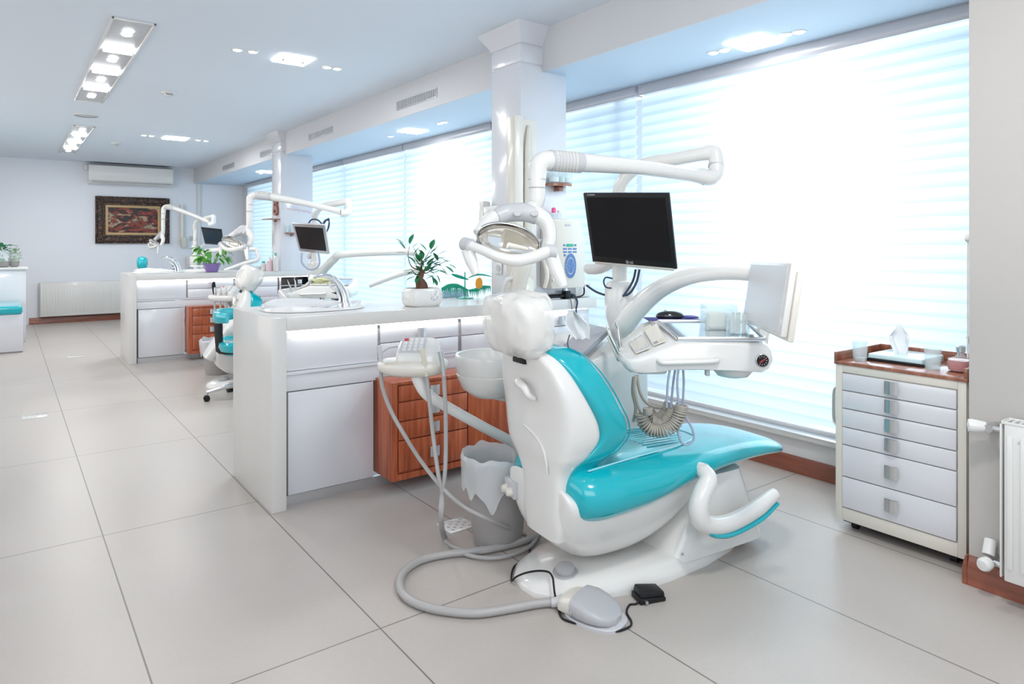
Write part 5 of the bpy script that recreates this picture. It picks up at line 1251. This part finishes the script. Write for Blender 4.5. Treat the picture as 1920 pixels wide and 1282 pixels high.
    if n == 1:
        for (hx, hy, hd_), m_, pts in (((713, 662, 2.74), GREYPL, [(714, 690), (717, 725), (733, 770), (758, 815), (790, 865), (830, 915), (870, 950), (920, 975), (985, 1003)]),
                                       ((794, 668, 2.66), BEIGEK, [(800, 705), (806, 760), (812, 815), (822, 890), (830, 930), (828, 975), (835, 1005), (850, 1025), (900, 1035), (965, 1020), (1000, 1010)]),
                                       ((828, 672, 2.64), STEEL, [(832, 705), (835, 760), (836, 830), (834, 890), (828, 930), (826, 970), (833, 1010), (870, 1038), (930, 1046), (985, 1030), (1006, 1010)])):
            p0 = dp(hx, hy, hd_)
            tip = mk('suction_tip', W().tube([dp(hx - 3, hy - 14, hd_), p0, dp(pts[0][0], pts[0][1], hd_)], [.011, .010, .008], 12, 4), m_, ac)
            P_ = []
            z_ = [.62, .52, .42, .33]
            for k, (x, y) in enumerate(pts):
                fl = onZ(x, y, .012)
                t_ = k / (len(pts) - 1)
                dpt = (fl.x * S + fl.y * C)
                P_.append(dp(x, y, min(dpt, hd_ + .02 if y < 890 else 2.63)) if y < 990 else fl)
            mk('suction_hose', W().tube([p0] + P_, .0082, 10, 6), HOSE, ac)
        mk('saliva_wire', W().tube([dp(710, 650, 2.75), dp(716, 660, 2.74), dp(730, 652, 2.77), dp(745, 650, 2.80)], .003, 6, 5), STEEL, ac)
    else:
        for k in range(3):
            mk('suction_hose', A().tube([(-.06 + .05 * k, -.06, .05), (-.06 + .05 * k, -.07, -.08), (-.03 + .04 * k, -.05, -.35), (.15, .0, -.60), (.4, .05, -.72)], .010, 8, 6), HOSE, ac)
            mk('suction_tip', A().tube([(-.06 + .05 * k, -.06, .02), (-.065 + .05 * k, -.06, .09)], [.011, .007], 10), STEEL, ac)
        mk('handpiece', A().tube([(-.10, .02, .02), (-.11, .02, .10), (-.10, .0, .13)], [.016, .018, .012], 10, 4), BLACK, ac)
    return u

dental_chair((1.6, 1.92, 0), rad(-6), 'teal and white dental chair with plastic covered headrest, nearest, seen in full')
bay((0, 0), 1)
dental_chair((1.50, 6.30, 0), rad(-6), 'teal and white dental chair behind the near counter, covered headrest showing', rad(-35))
bay((.11, 4.27), 2)
dental_chair((1.55, 10.75, 0), rad(-6), 'teal dental chair with uncovered headrest behind the far counter', rad(-10), False)
bay((-.05, 8.85), 3)

# ---------------------------------------------------------------- x-ray column and control box on the near pillar
r = thing('x_ray_machine', 'tall cream x-ray column fixed to the first pillar behind the lamp', 'x-ray arm', (2.44, 3.12, .95))
y = 3.12; a = onY(965, 213, y); c = onY(1011, 560, y)
xa, xb = a.x, onY(1010, 220, y).x
b = MB(); b.box(xa, xa + .065, y, 3.205, .98, 2.0, .006).box(xa + .065, xb, y + .02, 3.205, .98, 1.985, .004)
mk('channel', b, CREAM, r)
b = MB(); b.tube([(xa + .115, y + .012, 1.95), (xa + .105, y + .004, 1.80), (xa + .10, y + .004, 1.45), (xa + .10, y + .01, 1.1)], [(.008, .012), (.012, .028), (.012, .026), (.01, .02)], 12, 6, flat=(0, 1, 0)); mk('inner_arm', b, mat('khaki_shade', (.62, .60, .53), .4), r)
mk('slot', B(xa + .066, xa + .072, y + .016, y + .021, 1.05, 1.93), GREYPL, r)
b = MB(); b.lathe([(.06, 0), (.065, .02), (.065, .12), (.05, .15), (.001, .155)], (xa + .06, y - .02, 1.02), 24, axis=(-.25, -.2, -.3)); mk('joint', b, CREAM, r)
b = MB(); b.tube([dp(985, 470, 3.72), dp(978, 500, 3.70), dp(970, 540, 3.70), dp(968, 575, 3.7)], [.045, .05, .045, .04], 18, 5); mk('cone_head', b, CREAM, r)
b = MB(); b.tube([dp(942, 548, 3.68), dp(952, 524, 3.67), dp(968, 522, 3.68)], [.010, .014, .012], 10, 5); mk('grip', b, WHITE, r)
b = MB(); b.tube([dp(1020, 486, 3.68), dp(1026, 515, 3.67), dp(1021, 540, 3.66)], [(.02, .012), (.018, .012), (.012, .010)], 12, 5); mk('hanging_arm', b, CREAM, r)
r = thing('x_ray_control_box', 'cream x-ray control box with blue tooth-shaped keypad on the first pillar', 'control box', onY(1066, 540, 3.1))
q = quad([(1030, 411), (1083, 412), (1099, 538), (1042, 541)], 3.86)
q[3] = q[0] + V((0, 0, q[3].z - q[0].z)) + (q[1] - q[0]) * .08; q[2] = q[3] + (q[1] - q[0]) * 1.02
x0, x1, z0, z1 = q[0].x + .0, q[1].x + .035, q[3].z, q[0].z
YB = 3.10
x0, x1 = onY(1033, 475, YB).x, onY(1097, 475, YB).x; z1, z0 = onY(1060, 411, YB).z, onY(1070, 540, YB).z
b = MB(); w_ = x1 - x0
out = [(x0 + .01, z0), (x1 - .005, z0), (x1, z0 + .02), (x1, z1 - .14), (x1 - .035, z1 - .015), (x1 - .05, z1), (x0 + .03, z1), (x0 + .008, z1 - .012), (x0, z1 - .10), (x0, z0 + .02)]
b.prism([V((x, YB, z)) for x, z in out], (0, .10, 0))
bmesh.ops.bevel(b.b, geom=[e for e in b.b.edges if abs(e.verts[0].co.y - e.verts[1].co.y) < 1e-6], offset=.006, segments=2, affect='EDGES', profile=.5)
mk('housing', b, CREAM, r)
mk('side_cover', B(x1, x1 + .012, YB + .03, YB + .10, z0 + .02, z1 - .14, .003), GREYPL, r)
xc_ = (x0 + x1) / 2 + .012; H_ = z1 - z0
def kx(x, z, w, hh, m, nm='key', par=None): return mk(nm, B(x - w / 2, x + w / 2, YB - .003, YB, z - hh / 2, z + hh / 2, .001), m, par or r)
kx(xc_, z1 - H_ * .375, .056, .017, LCD, 'display')
for sx in (-1, 1): kx(xc_ + sx * .045, z1 - H_ * .375, .016, .012, BLUEK)
for j in range(2):
    for i in (-1, 0, 1): kx(xc_ + i * .040, z1 - H_ * (.428 + .045 * j), .030, .010, BLUEK)
kx(xc_ - .042, z1 - H_ * .52, .016, .014, BLUEK)
pc_ = (xc_ + .004, z1 - H_ * .675); pad = mk('tooth_keypad', MB().lathe([(.052, 0), (.052, .003), (.001, .003)], (pc_[0], YB, pc_[1]), 36, axis=(0, -1, 0), sx=.9, sy=1.5), GREYPL, r)
for ring, (ra, rb) in enumerate(((.036, .050), (.004, .031))):
    n_ = 22 if ring == 0 else 6
    for k in range(n_):
        a0, a1 = 2 * pi * (k + .06) / n_, 2 * pi * (k + .94) / n_
        pp = []
        for rr_, aa in ((ra, a0), (rb, a0), (rb, (a0 + a1) / 2), (rb, a1), (ra, a1)): pp.append(V((pc_[0] + rr_ * .9 * sin(aa), YB - .003, pc_[1] + rr_ * 1.5 * cos(aa))))
        mk('key', MB().prism(pp, (0, -.002, 0)), BLUEK, pad)
kx((x0 + x1) / 2 - .005, z1 - .035, .045, .012, GREYPL, 'badge')
b = MB(); b.tube([(x0 + .012, YB - .001, z0 + .055), (x0 + .012, YB - .01, z0 + .055)], .006, 10); mk('exposure_knob', b, STEEL, r)
mk('power_lead', MB().tube([(xc_ - .02, YB + .04, z0), (xc_ - .022, YB + .045, z0 - .03), (xc_ - .02, YB + .07, z0 - .05)], .003, 6, 4), BLACK, r)

# ---------------------------------------------------------------- loose things around the near chair
# tissue box on the tower ledge
r = thing('tissue_box', 'flat silver-grey tissue box with a white tissue on the dental unit', 'tissue box', (2.15, 2.3, .74))
A0, A1, A2, A3 = dp(1055, 650, 3.02), dp(1089, 668, 2.92), dp(1142, 618, 3.20), dp(1104, 609, 3.32)
n_ = (A1 - A0).cross(A3 - A0).normalized(); n_ = n_ if n_.z > 0 else -n_
b = MB(); b.loft([[p - n_ * .028 for p in (A0, A1, A2, A3)], [p for p in (A0, A1, A2, A3)]]); bmesh.ops.bevel(b.b, geom=b.b.edges[:], offset=.006, segments=2, affect='EDGES', profile=.5)
mk('body', b, mat('silver_grey_box', (.30, .30, .33), .35), r)
b = MB(); b.loft([[p + n_ * .001 for p in (A0, A1, A2, A3)], [p + n_ * .006 for p in (A0, A1, A2, A3)]]); mk('lid', b, mat('silver_grey_lid', (.38, .38, .41), .35), r)
mid = (A0 + A1 + A2 + A3) / 4 + n_ * .004 - (A2 - A1) * .1
mk('tissue', tissue(MB(), mid, .13, .14, 5, (-.045, .02, 0)), TISSUE, r)
mk('cord', MB().tube([dp(1068, 628, 3.04), dp(1064, 644, 2.99), dp(1070, 662, 2.94)], .003, 6, 4), CABLE, r)

# bin with liner
bc = V((1.655, 2.31, 0))
r = thing('waste_bin', 'taupe waste bin with clear liner bag beside the nearest chair', 'bin', bc)
mk('bucket', MB().lathe([(.085, 0), (.098, .004), (.102, .03), (.108, .05), (.138, .345), (.143, .35), (.136, .352), (.104, .05), (.001, .04)], bc, 40), GREYBIN, r)
def liner(b, c, r0, zt, drop, seed, n=96):
    R = random.Random(seed); rings = []
    ph = [R.uniform(0, 6.28) for _ in range(6)]
    for j, (z, rr) in enumerate([(zt - .18, r0 * .72), (zt - .06, r0 * .86), (zt + .012, r0 * .97), (zt + .028, r0 * 1.05), (zt + .012, r0 * 1.12), (zt - .03, r0 * 1.10), (zt - drop, r0 * 1.07)]):
        ring = []
        for k in range(n):
            a = 2 * pi * k / n
            wv = .5 * sin(7 * a + ph[0] + j) + .3 * sin(13 * a + ph[1] - j * .7) + .3 * sin(3 * a + ph[2])
            dz = (.012 * wv if j < 5 else .018 * wv) + (drop * (.40 * sin(2 * a + ph[3]) + .28 * sin(5 * a + ph[4]) + .16 * sin(9 * a + ph[5]) + .1 * sin(17 * a)) if j == 6 else 0)
            q = rr * (1 + .035 * wv)
            ring.append(V((c[0] + q * cos(a), c[1] + q * sin(a), c[2] + z + dz)))
        rings.append(ring)
    return b.loft(rings, cap=False)
mk('liner_bag', liner(MB(), bc, .140, .348, .10, 3), BAG, r)
bc2 = V((1.64, 6.92, 0))
r = thing('waste_bin', 'grey waste bin with white liner bag in front of the far wooden drawers', 'bin', bc2)
mk('bucket', MB().lathe([(.11, 0), (.115, .01), (.15, .31), (.146, .312), (.11, .02), (.001, .02)], bc2, 32), GREYBIN, r)
mk('liner_bag', liner(MB(), bc2, .152, .31, .07, 8), BAG, r)

# foot control with thick hose
def ground(px, py, z=.0): return onZ(px, py, z)
r = thing('foot_control', 'grey and white dental foot control with thick looping hose on the floor', 'foot pedal', ground(1120, 1140))
P = [ground(*q) for q in ((1049, 1150), (1072, 1118), (1110, 1112), (1150, 1122), (1186, 1152), (1182, 1176), (1158, 1186), (1110, 1178), (1062, 1163))]
c_ = sum(P, V()) / len(P)
axd = (ground(1165, 1165) - ground(1062, 1128)).normalized(); axs = V((-axd.y, axd.x, 0)); L_ = (ground(1180, 1172) - ground(1052, 1122)).length
o_ = ground(1060, 1137)
def fr_(x, y, z): return o_ + axd * x + axs * y + V((0, 0, z))
tot = (ground(1184, 1168) - o_).length
rings = []
for x, w_, zh in [(-.012, .030, .03), (0, .052, .045), (.02, .060, .056), (.055, .064, .062)]:
    rings.append([fr_(x, w_ * sup(2 * pi * k / 28, 4), zh / 2 + .004 + (zh / 2) * sup(2 * pi * k / 28 - pi / 2, 4)) for k in range(28)])
mk('housing', MB().loft(rings), CREAM, r)
rings = []
for x, w_, zh in [(.056, .072, .066), (.09, .080, .064), (.13, .080, .052), (.165, .070, .040), (.19, .050, .030), (.203, .022, .022)]:
    rings.append([fr_(x, w_ * sup(2 * pi * k / 28, 3), zh / 2 + .008 + (zh / 2) * sup(2 * pi * k / 28 - pi / 2, 4)) for k in range(28)])
mk('pedal', MB().loft(rings), mat('pedal_grey', (.44, .44, .46), .4), r)
rings = [[fr_(.02 + .098 + .105 * s_ * sup(2 * pi * k / 36, 2.6), .078 * s_ * sup(2 * pi * k / 36 - pi / 2, 2.6), z) for k in range(36)] for s_, z in ((1.0, 0), (1.0, .008), (.96, .011))]
mk('sole', MB().loft(rings), GREYPL, r)
mk('screw', MB().lathe([(.006, 0), (.005, .003), (.001, .003)], fr_(.065, -.074, .03), 10, axis=-axs), STEEL, r)
hp_ = [(1048, 1128), (1010, 1131), (960, 1140), (900, 1149), (850, 1147), (800, 1138), (765, 1122), (750, 1100), (756, 1074), (785, 1052), (830, 1040), (890, 1033), (940, 1025), (985, 1013), (1010, 1003)]
mk('hose', MB().tube([ground(x, y, .016) for x, y in hp_], .0145, 12, 6), HOSE, r)
mk('hose_sleeve', MB().tube([fr_(-.008, 0, .026), ground(1046, 1128, .02), ground(1034, 1129, .018)], [.016, .017, .016], 12, 4), GREYPL, r)

# black pedal and its cable
r = thing('foot_switch', 'small black foot switch with thin black cable beside the chair base', 'foot pedal', ground(1218, 1115))
ctr = ground(1216, 1122); fx = (ground(1245, 1108) - ground(1194, 1117)).normalized(); fy = V((-fx.y, fx.x, 0))
mm = MX((fx, fy, V((0, 0, 1)))).transposed().to_4x4(); mm.translation = ctr
b = MB(mm); b.loft([[V((-.05, -.035, 0)), V((.05, -.035, 0)), V((.05, .035, 0)), V((-.05, .035, 0))], [V((-.05, -.035, .022)), V((.05, -.035, .015)), V((.05, .035, .015)), V((-.05, .035, .022))]]); bmesh.ops.bevel(b.b, geom=b.b.edges[:], offset=.004, segments=2, affect='EDGES', profile=.5)
mk('base', b, BLACK, r)
b = MB(mm); b.loft([[V((-.046, -.032, .022)), V((.049, -.032, .016)), V((.049, .032, .016)), V((-.046, .032, .022))], [V((-.040, -.03, .046)), V((.045, -.03, .034)), V((.045, .03, .034)), V((-.040, .03, .046))]]); bmesh.ops.bevel(b.b, geom=b.b.edges[:], offset=.005, segments=2, affect='EDGES', profile=.5)
mk('treadle', b, BLACK, r)
mk('cable_gland', MB(mm).tube([(-.03, -.034, .012), (-.03, -.044, .012)], .006, 10), STEEL, r)
cp = [(1203, 1125, .012), (1192, 1132, .004), (1180, 1134, .004), (1175, 1148, .004), (1184, 1166, .004), (1178, 1176, .004), (1150, 1184, .004), (1110, 1178, .004), (1085, 1170, .004), (1056, 1160, .004), (1047, 1143, .004), (1044, 1130, .010), (1040, 1112, .040), (1038, 1095, .060), (1036, 1082, .072), (1028, 1072, .078), (1008, 1070, .072), (985, 1074, .058), (968, 1081, .034), (959, 1088, .004), (964, 1062, .004), (990, 1045, .004), (994, 1028, .004), (1000, 1014, .004)]
mk('cable', MB().tube([ground(x, y, z) for x, y, z in cp], .0036, 8, 5), BLACK, r)

# ---------------------------------------------------------------- operator stool in the second bay
sx, sy = 1.56, 5.70
r = thing('operator_stool', 'teal operator stool with chrome castor base behind the near counter', 'stool', (sx, sy, 0))
mk('seat', MB().lathe([(.15, .385), (.19, .39), (.205, .42), (.20, .45), (.17, .462), (.001, .465)], (sx, sy, 0), 36), TEAL, r)
mk('gas_lift', MB().lathe([(.028, .08), (.028, .24), (.018, .241), (.018, .39)], (sx, sy, 0), 18), CHROME, r)
hub = V((sx, sy, .09))
for k in range(5):
    a = rad(100 + 72 * k); e = hub + V((.29 * cos(a), .29 * sin(a), -.02))
    lg = mk('base_leg', MB().tube([hub + V((0, 0, .02)), hub.lerp(e, .5) + V((0, 0, .02)), e], [(.020, .026), (.016, .02), (.012, .014)], 12, 4), CHROME, r)
    w_ = V((-sin(a), cos(a), 0))
    for s_ in (-1, 1): mk('castor', MB().tube([V((e.x, e.y, .024)) + w_ * (.006 * s_), V((e.x, e.y, .024)) + w_ * (.022 * s_)], .024, 16), BLACK, lg)
dl = V((-C, S, 0)); dq = V((S, C, 0))
bp_ = V((sx, sy, 0)) + dl * .19
b = MB(); N = 13; rings = []
for k in range(N):
    a = rad(-75 + 150 * k / (N - 1)); c0 = V((sx, sy, .665)) + (dl * cos(a) + dq * sin(a)) * .225
    nrm_ = (dl * cos(a) + dq * sin(a)); t_ = 1 - .35 * abs(k - 6) / 6
    rings.append([c0 + nrm_ * (.022 * sup(2 * pi * j / 20, 2.6)) + V((0, 0, .058 * t_ * sup(2 * pi * j / 20 - pi / 2, 2.8))) for j in range(20)])
mk('backrest', b.loft(rings), TEAL, r)
b = MB(); b.tube([V((sx, sy, .375)) + dl * .02, V((sx, sy, .375)) + dl * .20, V((sx, sy, .42)) + dl * .215, V((sx, sy, .62)) + dl * .225], [(.012, .035), (.012, .035), (.014, .042), (.014, .05)], 12, 5); mk('back_bracket', b, BLACK, r)

# thin cream lamp arm hung on the far wall
r = thing('hanging_rail', 'thin cream vertical rail with knob on the far wall beside the painting', 'rail', onY(343, 455, YF))
a_, c_ = onY(342, 384, YF - .05), onY(342, 452, YF - .05)
mk('bar', MB().tube([a_, c_], [(.045, .03), (.035, .025)], 12), CREAM, r); mk('knob', MB().tube([onY(343, 445, YF - .06), onY(346, 463, YF - .06)], [.055, .05], 14), mat('khaki_shade', (.62, .60, .53), .4), r)
mk('wall_bracket', B(a_.x - .03, a_.x + .03, YF - .05, YF, a_.z - .08, a_.z - .02, .004), CREAM, r)
